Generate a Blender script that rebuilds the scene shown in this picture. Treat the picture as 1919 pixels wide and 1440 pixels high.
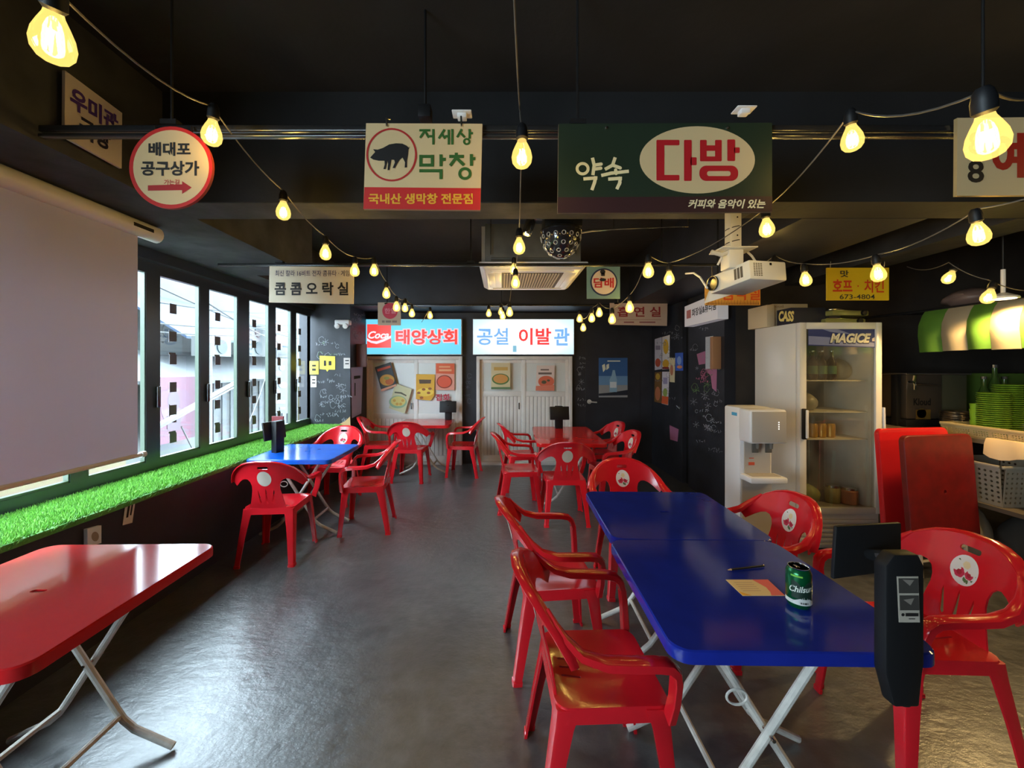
import bpy, bmesh, math, random
from math import sin, cos, pi, radians
from mathutils import Vector, Matrix
from mathutils.geometry import delaunay_2d_cdt, tessellate_polygon

for o in list(bpy.data.objects):
    bpy.data.objects.remove(o)
S = bpy.context.scene
C = S.collection
random.seed(5)

# ------------------------------------------------------------------ camera, sky, exposure
F, VX, VY, H = 750.0, 940.0, 690.0, 1.5          # focal length and vanishing point measured on the 1919x1440 photo
cam = bpy.data.objects.new('camera', bpy.data.cameras.new('camera'))
C.objects.link(cam)
cam.location = (0, 0, H)
cam.rotation_euler = (pi / 2, 0, 0)
cam.data.sensor_width = 36
cam.data.lens = 36 * F / 1919
cam.data.shift_x = (959.5 - VX) / 1919
cam.data.shift_y = -(720 - VY) / 1919
cam.data.clip_start = 0.02
S.camera = cam

W = bpy.data.worlds.new('overcast_sky')
S.world = W
W.use_nodes = True
bg = W.node_tree.nodes['Background']
bg.inputs[0].default_value = (0.72, 0.87, 1.0, 1)
bg.inputs[1].default_value = 27.0

S.view_settings.view_transform = 'Standard'
S.view_settings.look = 'None'
S.view_settings.gamma = 1
S.view_settings.use_curve_mapping = False
S.view_settings.exposure = 0.2

BULB_W = 1.7            # watts of each string bulb
PENDANT_W = 72
LBOX = 3.4              # lightbox sign radiance
SKY_PORTAL = True
if SKY_PORTAL:
    def portal(name, loc, rot, sx, sy):
        l = bpy.data.lights.new(name, 'AREA'); l.shape = 'RECTANGLE'; l.size = sx; l.size_y = sy
        l.cycles.is_portal = True
        o = bpy.data.objects.new(name, l); C.objects.link(o); o.location = loc; o.rotation_euler = rot
    portal('window_light_portal', (-2.72, 4.1, 1.55), (0, -pi / 2, 0), 1.6, 3.0)
    portal('window_light_portal', (-2.72, -1.2, 1.55), (0, -pi / 2, 0), 1.6, 3.2)
    portal('window_light_portal', (-2.72, 1.5, .83), (0, -pi / 2, 0), .2, 2.2)

# ------------------------------------------------------------------ helpers
def P(px, py, d):
    return Vector(((px - VX) / F * d, d, H - (py - VY) / F * d))

_m = {}
def mat(name, col=(.5, .5, .5), rough=.5, metal=0., spec=.5, noise=None, bump=None, emit=0., alpha=1., coat=0., ecol=None):
    if name in _m:
        return _m[name]
    m = bpy.data.materials.new(name); m.use_nodes = True
    nt = m.node_tree; b = nt.nodes['Principled BSDF']
    b.inputs['Base Color'].default_value = (*col, 1)
    b.inputs['Roughness'].default_value = rough
    b.inputs['Metallic'].default_value = metal
    b.inputs['Specular IOR Level'].default_value = spec
    b.inputs['Coat Weight'].default_value = coat
    b.inputs['Coat Roughness'].default_value = .08
    if emit:
        b.inputs['Emission Color'].default_value = (*(ecol or col), 1)
        b.inputs['Emission Strength'].default_value = emit
    if alpha < 1:
        b.inputs['Alpha'].default_value = alpha
    if noise or bump:
        tc = nt.nodes.new('ShaderNodeTexCoord')
    if noise:
        sc, lo, hi = noise
        n = nt.nodes.new('ShaderNodeTexNoise'); n.inputs['Scale'].default_value = sc; n.inputs['Detail'].default_value = 6
        r = nt.nodes.new('ShaderNodeMapRange'); r.inputs[1].default_value = .3; r.inputs[2].default_value = .7
        r.inputs[3].default_value = lo; r.inputs[4].default_value = hi
        v = nt.nodes.new('ShaderNodeVectorMath'); v.operation = 'SCALE'; v.inputs[0].default_value = col
        nt.links.new(tc.outputs['Object'], n.inputs['Vector']); nt.links.new(n.outputs['Fac'], r.inputs[0])
        nt.links.new(r.outputs[0], v.inputs['Scale']); nt.links.new(v.outputs[0], b.inputs['Base Color'])
    if bump:
        sc, st = bump
        n2 = nt.nodes.new('ShaderNodeTexNoise'); n2.inputs['Scale'].default_value = sc; n2.inputs['Detail'].default_value = 5
        bp = nt.nodes.new('ShaderNodeBump'); bp.inputs['Strength'].default_value = st; bp.inputs['Distance'].default_value = .01
        nt.links.new(tc.outputs['Object'], n2.inputs['Vector']); nt.links.new(n2.outputs['Fac'], bp.inputs['Height'])
        nt.links.new(bp.outputs[0], b.inputs['Normal'])
    _m[name] = m
    return m

def srgb(r, g, b):
    f = lambda c: c / 12.92 if c <= .04045 else ((c + .055) / 1.055) ** 2.4
    return (f(r / 255), f(g / 255), f(b / 255))

def pr(r, g, b, rough=.6):           # print / paint colour by sRGB value
    return mat('print_%d_%d_%d' % (r, g, b), srgb(r, g, b), rough)

def glow(r, g, b, k):
    n = 'glow_%d_%d_%d_%d' % (r, g, b, k * 100)
    return mat(n, (.02, .02, .02), .4, emit=k, ecol=srgb(r, g, b))

def glass_mat(name, tint=(1, 1, 1), gloss=.08, rough=.0, haze=0., hazecol=(.6, .6, .55), emit=0, ecol=(1, .8, .3)):
    if name in _m: return _m[name]
    m = bpy.data.materials.new(name); m.use_nodes = True; nt = m.node_tree; nt.nodes.clear()
    out = nt.nodes.new('ShaderNodeOutputMaterial')
    tr = nt.nodes.new('ShaderNodeBsdfTransparent'); tr.inputs[0].default_value = (*tint, 1)
    gl = nt.nodes.new('ShaderNodeBsdfGlossy'); gl.inputs['Roughness'].default_value = rough
    mx = nt.nodes.new('ShaderNodeMixShader'); mx.inputs[0].default_value = gloss
    nt.links.new(tr.outputs[0], mx.inputs[1]); nt.links.new(gl.outputs[0], mx.inputs[2]); last = mx
    if haze:
        df = nt.nodes.new('ShaderNodeBsdfDiffuse'); df.inputs[0].default_value = (*hazecol, 1)
        tc = nt.nodes.new('ShaderNodeTexCoord'); n = nt.nodes.new('ShaderNodeTexNoise'); n.inputs['Scale'].default_value = 3.5
        r = nt.nodes.new('ShaderNodeMapRange'); r.inputs[1].default_value = .35; r.inputs[2].default_value = .7
        r.inputs[3].default_value = 0; r.inputs[4].default_value = haze
        mx2 = nt.nodes.new('ShaderNodeMixShader')
        nt.links.new(tc.outputs['Object'], n.inputs['Vector']); nt.links.new(n.outputs['Fac'], r.inputs[0]); nt.links.new(r.outputs[0], mx2.inputs[0])
        nt.links.new(mx.outputs[0], mx2.inputs[1]); nt.links.new(df.outputs[0], mx2.inputs[2]); last = mx2
    if emit:
        e = nt.nodes.new('ShaderNodeEmission'); e.inputs[0].default_value = (*ecol, 1); e.inputs[1].default_value = emit
        a = nt.nodes.new('ShaderNodeAddShader'); nt.links.new(last.outputs[0], a.inputs[0]); nt.links.new(e.outputs[0], a.inputs[1]); last = a
    nt.links.new(last.outputs[0], out.inputs[0])
    _m[name] = m
    return m

WPOS = {}
class MB:
    def __init__(s): s.v = []; s.f = []; s.mi = []
    def add(s, vs, fs, mi=0):
        o = len(s.v); s.v += [Vector(v) for v in vs]; s.f += [tuple(i + o for i in f) for f in fs]; s.mi += [mi] * len(fs)
        return s
    def bx(s, x0, x1, y0, y1, z0, z1, mi=0):
        return s.add([(x0, y0, z0), (x1, y0, z0), (x1, y1, z0), (x0, y1, z0), (x0, y0, z1), (x1, y0, z1), (x1, y1, z1), (x0, y1, z1)],
                     [(0, 3, 2, 1), (4, 5, 6, 7), (0, 1, 5, 4), (1, 2, 6, 5), (2, 3, 7, 6), (3, 0, 4, 7)], mi)
    def box(s, c, d, mi=0):
        return s.bx(c[0] - d[0] / 2, c[0] + d[0] / 2, c[1] - d[1] / 2, c[1] + d[1] / 2, c[2] - d[2] / 2, c[2] + d[2] / 2, mi)
    def loft(s, secs, caps=True, closed=False, mi=0):
        n = len(secs[0]); fs = []; vs = [p for q in secs for p in q]; k = len(secs)
        for i in range(k if closed else k - 1):
            j = (i + 1) % k
            for a in range(n):
                b = (a + 1) % n
                fs.append((i * n + a, i * n + b, j * n + b, j * n + a))
        if caps and not closed:
            fs.append(tuple(range(n))[::-1]); fs.append(tuple((k - 1) * n + a for a in range(n)))
        return s.add(vs, fs, mi)
    def tube(s, pts, r, n=8, caps=True, closed=False, mi=0, flat=None):
        pts = [Vector(p) for p in pts]; secs = []; k = len(pts); nr = None
        for i, p in enumerate(pts):
            if closed: t = pts[(i + 1) % k] - pts[i - 1]
            else: t = pts[min(i + 1, k - 1)] - pts[max(i - 1, 0)]
            t.normalize()
            if nr is None:
                up = Vector((0, 0, 1)) if abs(t.z) < .9 else Vector((1, 0, 0))
                nr = (up - t * up.dot(t)).normalized()
            else:
                nr = (nr - t * nr.dot(t)).normalized()
            b = t.cross(nr); rr = r[i] if isinstance(r, (list, tuple)) else r
            secs.append([p + nr * (cos(2 * pi * a / n) * rr) + b * (sin(2 * pi * a / n) * rr * (flat or 1)) for a in range(n)])
        return s.loft(secs, caps, closed, mi)
    def lathe(s, prof, n=16, c=(0, 0, 0), mi=0, M=None):
        c = Vector(c); secs = []
        for r, z in prof:
            q = [Vector((max(r, 1e-5) * cos(2 * pi * a / n), max(r, 1e-5) * sin(2 * pi * a / n), z)) for a in range(n)]
            secs.append([c + (M @ p if M else p) for p in q])
        return s.loft(secs, True, False, mi)
    def quad(s, a, b, c, d, mi=0):
        return s.add([a, b, c, d], [(0, 1, 2, 3)], mi)
    def xf(s, M):
        s.v = [M @ v for v in s.v]; return s
    def build(s, name, m, parent=None, local=False, bevel=0, seg=2, smooth=.6, origin=None, **props):
        vs = s.v
        loc = Vector((0, 0, 0))
        if not local:
            if parent is not None: loc0 = WPOS[parent.name]
            else:
                if origin is None:
                    xs = [v.x for v in vs]; ys = [v.y for v in vs]; zs = [v.z for v in vs]
                    origin = Vector(((min(xs) + max(xs)) / 2, (min(ys) + max(ys)) / 2, min(zs)))
                loc0 = Vector(origin); loc = loc0
            vs = [v - loc0 for v in vs]
        me = bpy.data.meshes.new(name)
        me.from_pydata([tuple(v) for v in vs], [], s.f)
        ms = m if isinstance(m, (list, tuple)) else [m]
        for q in ms: me.materials.append(q)
        if len(ms) > 1: me.polygons.foreach_set('material_index', s.mi)
        bm = bmesh.new(); bm.from_mesh(me)
        bmesh.ops.recalc_face_normals(bm, faces=bm.faces)
        if bevel:
            es = [e for e in bm.edges if len(e.link_faces) == 2 and e.calc_face_angle(0) > .5]
            bmesh.ops.bevel(bm, geom=es, offset=bevel, segments=seg, affect='EDGES', profile=.5, clamp_overlap=True)
        bm.to_mesh(me); bm.free()
        if smooth:
            me.polygons.foreach_set('use_smooth', [True] * len(me.polygons))
            me.set_sharp_from_angle(angle=smooth)
        o = bpy.data.objects.new(name, me); C.objects.link(o)
        o.location = loc
        if parent is not None: o.parent = parent
        WPOS[o.name] = (WPOS[parent.name] if parent is not None else Vector((0, 0, 0))) + loc
        for k, v in props.items(): o[k] = v
        return o

def tag(o, label=None, cat=None, group=None, kind=None):
    if label: o['label'] = label
    if cat: o['category'] = cat
    if group: o['group'] = group
    if kind: o['kind'] = kind
    return o

def thing(name, label, cat, loc=(0, 0, 0), rz=0, group=None):
    o = bpy.data.objects.new(name, None); C.objects.link(o); o.empty_display_size = .1
    o.location = loc; o.rotation_euler = (0, 0, rz); WPOS[o.name] = Vector(loc)
    return tag(o, label, cat, group)

def struct(name, mb, m, label=None, parent=None, **k):
    o = mb.build(name, m, parent, **k)
    if parent is None: tag(o, label, None, None, 'structure')
    return o

def copy_tree(o, parent=None):
    c = o.copy(); C.objects.link(c); c.parent = parent
    for ch in list(o.children): copy_tree(ch, c)
    return c

def plate(mb, outline, holes, fn, t, step=.03, mi=0):
    """solid sheet: 2D outline with holes, fn(u, v) -> centre surface point; t thickness."""
    loops = [outline] + list(holes)
    vs = []; es = []
    for lp in loops:
        o = len(vs); n = len(lp); vs += [Vector((p[0], p[1])) for p in lp]
        es += [(o + i, o + (i + 1) % n) for i in range(n)]
    def inside(p, lp):
        r = False; n = len(lp)
        for i in range(n):
            a, b = lp[i], lp[(i + 1) % n]
            if (a[1] > p[1]) != (b[1] > p[1]) and p[0] < (b[0] - a[0]) * (p[1] - a[1]) / (b[1] - a[1]) + a[0]: r = not r
        return r
    xs = [p[0] for p in outline]; ys = [p[1] for p in outline]
    u = min(xs) + step / 2
    while u < max(xs):
        v = min(ys) + step / 2
        while v < max(ys):
            if inside((u, v), outline) and not any(inside((u, v), h) for h in holes) and all((Vector((u, v)) - q).length > step * .45 for q in vs[:sum(map(len, loops))]):
                vs.append(Vector((u, v)))
            v += step
        u += step
    rv, re, rf, *_ = delaunay_2d_cdt(vs, es, [], 0, 1e-6)
    tris = []
    for f in rf:
        c = sum((rv[i] for i in f), Vector((0, 0))) / len(f)
        if inside(c, outline) and not any(inside(c, h) for h in holes): tris.append(tuple(f))
    top = []; bot = []; e = .001
    for p in rv:
        q = fn(p.x, p.y); nrm = (fn(p.x + e, p.y) - q).cross(fn(p.x, p.y + e) - q).normalized()
        top.append(q + nrm * t / 2); bot.append(q - nrm * t / 2)
    n = len(rv); cnt = {}
    for f in tris:
        for i in range(len(f)):
            a, b = f[i], f[(i + 1) % len(f)]; cnt[(a, b)] = 1
    side = [(b, a, a + n, b + n) for (a, b) in cnt if (b, a) not in cnt]
    mb.add(top + bot, tris + [tuple(i + n for i in f[::-1]) for f in tris] + side, mi)
    return mb

def rrect(x0, x1, y0, y1, r, n=5):
    out = []
    for cx, cy, a0 in ((x1 - r, y1 - r, 0), (x0 + r, y1 - r, pi / 2), (x0 + r, y0 + r, pi), (x1 - r, y0 + r, 3 * pi / 2)):
        for i in range(n + 1):
            a = a0 + pi / 2 * i / n; out.append((cx + r * cos(a), cy + r * sin(a)))
    return out

def circ(cx, cy, rx, ry=None, n=32):
    ry = rx if ry is None else ry
    return [(cx + rx * cos(2 * pi * i / n), cy + ry * sin(2 * pi * i / n)) for i in range(n)]

# ------------------------------------------------------------------ flat print: surfaces, text, signs
_cu = bpy.data.curves.new('lettering_source', 'FONT'); _cu.size = 1
_co = bpy.data.objects.new('lettering_source', _cu)
_tc = {}
def text_geo(s, bold=0.0, shear=0.0, res=3):
    k = (s, bold, shear)
    if k not in _tc:
        _cu.body = s; _cu.offset = bold; _cu.shear = shear; _cu.resolution_u = res
        me = _co.to_mesh()
        vs = [(v.co.x, v.co.y) for v in me.vertices]; fs = [tuple(p.vertices) for p in me.polygons]
        _co.to_mesh_clear()
        x0 = min(v[0] for v in vs); x1 = max(v[0] for v in vs); y0 = min(v[1] for v in vs); y1 = max(v[1] for v in vs)
        _tc[k] = ([((v[0] - x0) / (x1 - x0), (v[1] - y0) / (y1 - y0)) for v in vs], fs)
    return _tc[k]

class Surf:
    """plane on which layers are laid; px maps photo-frame measurements to the plane"""
    def __init__(s, kind, d, flip=1):
        s.kind, s.d = kind, d
        s.n = Vector((0, -1, 0)) if kind == 'front' else (Vector((-1, 0, 0)) if d > 0 else Vector((1, 0, 0)))
    def pt(s, px, py, k=0.):
        if s.kind == 'front': q = P(px, py, s.d)
        else:
            y = F * s.d / (px - VX); q = P(px, py, y)
        return q + s.n * k

def poly_layer(mb, sf, pts, k, mi=0):
    v = [sf.pt(p[0], p[1], k) for p in pts]
    tri = tessellate_polygon([[Vector((p[0], p[1], 0)) for p in pts]])
    return mb.add(v, [tuple(t) for t in tri], mi)

def ring_layer(mb, sf, a, b, k, mi=0):
    n = len(a)
    return mb.add([sf.pt(*p, k) for p in a] + [sf.pt(*p, k) for p in b], [(i, (i + 1) % n, n + (i + 1) % n, n + i) for i in range(n)], mi)

def text_layer(mb, sf, s, x0, y0, x1, y1, k, bold=0., shear=0., mi=0, quad=None):
    vs, fs = text_geo(s, bold, shear)
    if quad: tl, tr, br, bl = [sf.pt(*q, k) for q in quad]
    else: tl, tr, br, bl = sf.pt(x0, y0, k), sf.pt(x1, y0, k), sf.pt(x1, y1, k), sf.pt(x0, y1, k)
    out = []
    for u, v in vs:
        out.append((bl * (1 - u) + br * u) * (1 - v) + (tl * (1 - u) + tr * u) * v)
    return mb.add(out, fs, mi)

def stroke_layer(mb, sf, lines, w, k, mi=0, rnd=False):
    for ln in lines:
        k += 2e-5
        if rnd:
            for q in ln:
                k += 1e-5; poly_layer(mb, sf, circ(q[0], q[1], w / 2, n=10), k, mi)
        for a, b in zip(ln[:-1], ln[1:]):
            k += 1e-5
            d = Vector((b[0] - a[0], b[1] - a[1])); L = d.length or 1; d /= L; nn = Vector((-d.y, d.x)) * w / 2
            e = d * (w / 2 if len(ln) > 2 else 0)
            A, B = Vector(a) - e, Vector(b) + e
            mb.quad(*[sf.pt(q.x, q.y, k) for q in (A + nn, B + nn, B - nn, A - nn)], mi)
    return mb

def board(name, sf, outline, m, label, cat, t=.012, group=None, edge=None, parent=None):
    """rigid board of thickness t whose face lies on sf"""
    n = len(outline); fr = [sf.pt(*p, 0) for p in outline]; bk = [sf.pt(*p, -t) for p in outline]
    mb = MB(); tri = tessellate_polygon([[Vector((p[0], p[1], 0)) for p in outline]])
    mb.add(fr, [tuple(q) for q in tri], 0); mb.add(bk, [tuple(q) for q in tri], 1)
    mb.add(fr + bk, [(i, (i + 1) % n, n + (i + 1) % n, n + i) for i in range(n)], 1)
    o = mb.build(name, [m, edge or m], parent, smooth=0)
    if parent is None: tag(o, label, cat, group)
    return o

def rect(x0, y0, x1, y1): return [(x0, y0), (x1, y0), (x1, y1), (x0, y1)]

def layer(parent, sf, name, m, k=.0015, poly=None, ring=None, text=None, strokes=None, polys=None, label=None):
    mb = MB()
    if poly: poly_layer(mb, sf, poly, k)
    for p in polys or (): poly_layer(mb, sf, p, k)
    if ring: ring_layer(mb, sf, ring[0], ring[1], k)
    for t in (text or ())[1:]:
        layer(parent, sf, name, m, k, text=[t])
    for t in (text or ())[:1]:
        text_layer(mb, sf, t[0], *t[1:5], k, *(t[5:]))
    if strokes:
        for lines, w in strokes: stroke_layer(mb, sf, lines, w, k, rnd='brush' in name)
    o = mb.build(name, m, parent, smooth=0)
    if label: o['label'] = label
    return o

# ------------------------------------------------------------------ materials
M = dict(
    red=mat('red_moulded_plastic', (.66, .012, .021), .18, coat=.3, noise=(6, .9, 1.05)),
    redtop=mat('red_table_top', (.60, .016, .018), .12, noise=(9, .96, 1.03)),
    redold_shaded=mat('shaded_scuffed_red_top', (.15, .003, .003), .42, noise=(14, .75, 1.15)),  # scuffed top; the shade on its front is put into the dark red
    bluetop=mat('blue_table_top', (.010, .022, .27), .11, noise=(9, .9, 1.08)),
    whitepipe=mat('white_painted_steel', (.62, .58, .52), .35, noise=(30, .8, 1.05)),
    black=mat('black_plastic', (.008, .008, .009), .5, spec=.3),
    blackmetal=mat('black_metal', (.015, .015, .016), .25, spec=.8),
    wall=mat('black_wall_paint', (.016, .017, .024), .55, noise=(3, .7, 1.4), bump=(30, .12)),
    kwall=mat('kitchen_dark_wall', (.045, .034, .026), .75, noise=(3, .7, 1.3)),
    ceil=mat('black_ceiling_paint', (.010, .010, .011), .75, noise=(2, .6, 1.5), bump=(14, .3)),
    concrete=mat('painted_concrete_beam', (.019, .019, .021), .8, noise=(5, .5, 1.5), bump=(12, .4)),
    frame=mat('black_window_frame', (.020, .026, .034), .3, spec=.6),
    cream=mat('cream_painted_door', (.72, .68, .64), .45, noise=(4, .92, 1.04)),
    frosted=mat('frosted_door_glass', (.66, .68, .66), .35),
    white=mat('white_plastic', (.74, .73, .74), .32),
    fridge=mat('white_fridge_enamel', (.66, .63, .58), .25),
    steel=mat('stainless_steel', (.6, .55, .48), .25, 1),
    chrome=mat('chrome', (.8, .8, .8), .1, 1),
    cable=mat('cable_rubber', (.10, .09, .08), .5),
    chalk=mat('chalk', (.26, .27, .30), .9),
)

def translucent(name, col, tcol):
    m = mat(name, col, .85); nt = m.node_tree; b = nt.nodes['Principled BSDF']; o = nt.nodes['Material Output']
    t = nt.nodes.new('ShaderNodeBsdfTranslucent'); t.inputs[0].default_value = (*tcol, 1)
    a = nt.nodes.new('ShaderNodeAddShader'); nt.links.new(b.outputs[0], a.inputs[0]); nt.links.new(t.outputs[0], a.inputs[1]); nt.links.new(a.outputs[0], o.inputs[0])
    return m
M['screen'] = translucent('projection_screen_cloth', (.50, .47, .47), (.115, .108, .128))

# ------------------------------------------------------------------ room shell
def floor_mat():
    m = bpy.data.materials.new('worn_dark_floor'); m.use_nodes = True; nt = m.node_tree; b = nt.nodes['Principled BSDF']
    tc = nt.nodes.new('ShaderNodeTexCoord')
    def noise(sc, det=6, stretch=None):
        n = nt.nodes.new('ShaderNodeTexNoise'); n.inputs['Scale'].default_value = sc; n.inputs['Detail'].default_value = det
        n.inputs['Roughness'].default_value = .62
        if stretch:
            mp = nt.nodes.new('ShaderNodeMapping'); mp.inputs['Scale'].default_value = stretch; mp.inputs['Rotation'].default_value = (0, 0, .5)
            nt.links.new(tc.outputs['Object'], mp.inputs[0]); nt.links.new(mp.outputs[0], n.inputs['Vector'])
        else: nt.links.new(tc.outputs['Object'], n.inputs['Vector'])
        return n
    a = noise(1.6); f = noise(14, 8); st = noise(8, 5, (1, 2.0, 1))
    mul = nt.nodes.new('ShaderNodeMath'); mul.operation = 'MULTIPLY'; nt.links.new(a.outputs['Fac'], mul.inputs[0]); nt.links.new(f.outputs['Fac'], mul.inputs[1])
    cr = nt.nodes.new('ShaderNodeValToRGB'); cr.color_ramp.elements[0].position = .14; cr.color_ramp.elements[1].position = .42
    cr.color_ramp.elements[0].color = (.040, .041, .043, 1); cr.color_ramp.elements[1].color = (.105, .105, .105, 1)
    nt.links.new(mul.outputs[0], cr.inputs[0]); nt.links.new(cr.outputs[0], b.inputs['Base Color'])
    rr = nt.nodes.new('ShaderNodeMapRange'); rr.inputs[1].default_value = .3; rr.inputs[2].default_value = .7; rr.inputs[3].default_value = .29; rr.inputs[4].default_value = .38
    nt.links.new(f.outputs['Fac'], rr.inputs[0]); nt.links.new(rr.outputs[0], b.inputs['Roughness'])
    b.inputs['Specular IOR Level'].default_value = 1.0
    b.inputs['Coat Weight'].default_value = .6; b.inputs['Coat Roughness'].default_value = .30
    ad = nt.nodes.new('ShaderNodeMath'); ad.operation = 'ADD'; nt.links.new(f.outputs['Fac'], ad.inputs[0]); nt.links.new(st.outputs['Fac'], ad.inputs[1])
    bp = nt.nodes.new('ShaderNodeBump'); bp.inputs['Strength'].default_value = .28; bp.inputs['Distance'].default_value = .012
    nt.links.new(ad.outputs[0], bp.inputs['Height']); nt.links.new(bp.outputs[0], b.inputs['Normal']); nt.links.new(bp.outputs[0], b.inputs['Coat Normal'])
    return m

XW, XS, XP, YP, YB, XR, YR, ZC = -2.66, -2.2, 2.36, 4.24, 6.28, 5.6, -3.0, 2.95
struct('floor', MB().bx(XW - .2, XR + .1, YR - .1, YB + .1, -.12, 0), floor_mat())
struct('ceiling', MB().bx(XW - .2, XR + .1, YR - .1, YB + .1, ZC, ZC + .1), M['ceil'])
# long rough seams in the ceiling paint
wl = struct('wall_left', MB().bx(XW - .12, XS, YR, 5.5, 0, .70), M['wall'])
MB().bx(XW - .12, XW + .04, YR, 5.5, 2.30, ZC).build('wall_upper', M['wall'], wl)
wb = struct('wall_back', MB().bx(XW - .2, XR, YB, YB + .1, 0, ZC), M['wall'])
struct('wall_right', MB().bx(XR, XR + .1, YR, YB, 0, ZC), M['kwall'])
struct('wall_rear', MB().bx(XW - .2, XR, YR - .1, YR, 0, ZC), M['kwall'])
struct('wall_kitchen', MB().bx(XP + .12, XR, YP, YP + .1, 0, ZC), M['kwall'])
# partition with the doorway between its two chalkboard panels
yd0, yd1 = F * XP / (1290 - VX), F * XP / (1279 - VX)
wp = struct('wall_partition', MB().bx(XP, XP + .12, YP, yd0, 0, ZC), M['wall'])
MB().bx(XP, XP + .12, yd1, YB, 0, ZC).build('wall_panel', M['wall'], wp)
MB().bx(XP + .05, XP + .12, yd0, yd1, 0, ZC).build('door_gap', M['black'], wp)
# beams
GC = mat('daylit_beam_concrete', (.042, .044, .050), .8, noise=(5, .55, 1.4), bump=(12, .4))  # paler than the other beams, daylight from the windows put into the colour
tr1 = struct('trim_1', MB().bx(-1.78, XR, 2.10, 2.33, 2.372, ZC), M['ceil'], 'black concrete cross beam behind the front row of hanging signs')
MB().bx(-1.78, 1.4, 2.105, 2.33, 2.368, 2.372).build('lit_beam_underside', GC, tr1)  # paler slab paints the window-lit underside of the black beam
struct('trim_2', MB().bx(XW, -1.78, YR, 3.76, 2.37, ZC), GC, 'concrete beam running above the windows')
struct('trim_3', MB().bx(XW, XP, 5.5, YB, 2.365, ZC), M['wall'], 'black beam above the back wall storefronts')
struct('trim_4', MB().bx(1.75, XP + .12, 2.33, 5.5, 2.37, ZC), M['wall'], 'black beam above the chalkboard partition')
struct('trim_5', MB().bx(3.0, 3.3, 2.33, YP, 2.37, ZC), M['concrete'], 'short beam running over the kitchen counter')
struct('trim_6', MB().bx(XW, -2.3, 3.76, 5.5, 2.37, ZC), GC, 'narrow beam end above the farthest window')
pillar = struct('pillar', MB().bx(XW - .12, -2.08, 5.5, YB, 0, 2.365), M['wall'], 'black chalk covered pillar between windows and back wall')

# sill with artificial turf
sill = struct('window_sill', MB().bx(XW - .02, XS + .01, YR, 5.5, .70, .715), M['black'], 'window sill under the green turf')
def turf():
    g = [mat('turf_green_%d' % i, c, .7) for i, c in enumerate([(.17, .43, .07), (.25, .56, .10), (.09, .27, .05)])]
    mb = MB(); vs = []; fs = []; mi = []
    base = [(XW + .03, -2.9, .718), (XS + .012, -2.9, .718), (XS + .012, 5.49, .718), (XW + .03, 5.49, .718)]
    vs += base + [(XS + .014, -2.9, .69), (XS + .014, 5.49, .69)]; fs += [(0, 1, 2, 3), (1, 4, 5, 2)]; mi += [2, 2]
    rnd = random.Random(3)
    for i in range(52000):
        y = .6 + 4.9 * rnd.random() ** 1.15; x = rnd.uniform(XW + .035, XS + .015); z = .716
        if x > XS: z = rnd.uniform(.692, .718)
        a = rnd.uniform(0, 6.28); w = .0035; h = rnd.uniform(.012, .026)
        lx, ly = rnd.uniform(-.012, .012) + (.012 if x > XS - .02 else 0), rnd.uniform(-.012, .012)
        o = len(vs)
        vs += [(x - w * cos(a), y - w * sin(a), z), (x + w * cos(a), y + w * sin(a), z), (x + lx, y + ly, z + h)]
        fs.append((o, o + 1, o + 2)); mi.append(rnd.choice((0, 0, 1, 1, 2)))
    me = bpy.data.meshes.new('artificial_turf'); me.from_pydata(vs, [], fs)
    for q in g: me.materials.append(q)
    me.polygons.foreach_set('material_index', mi)
    o = bpy.data.objects.new('artificial_turf', me); C.objects.link(o)
    tag(o, 'bright green artificial turf strip along the window sill', 'turf', None, 'stuff')
turf()

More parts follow.
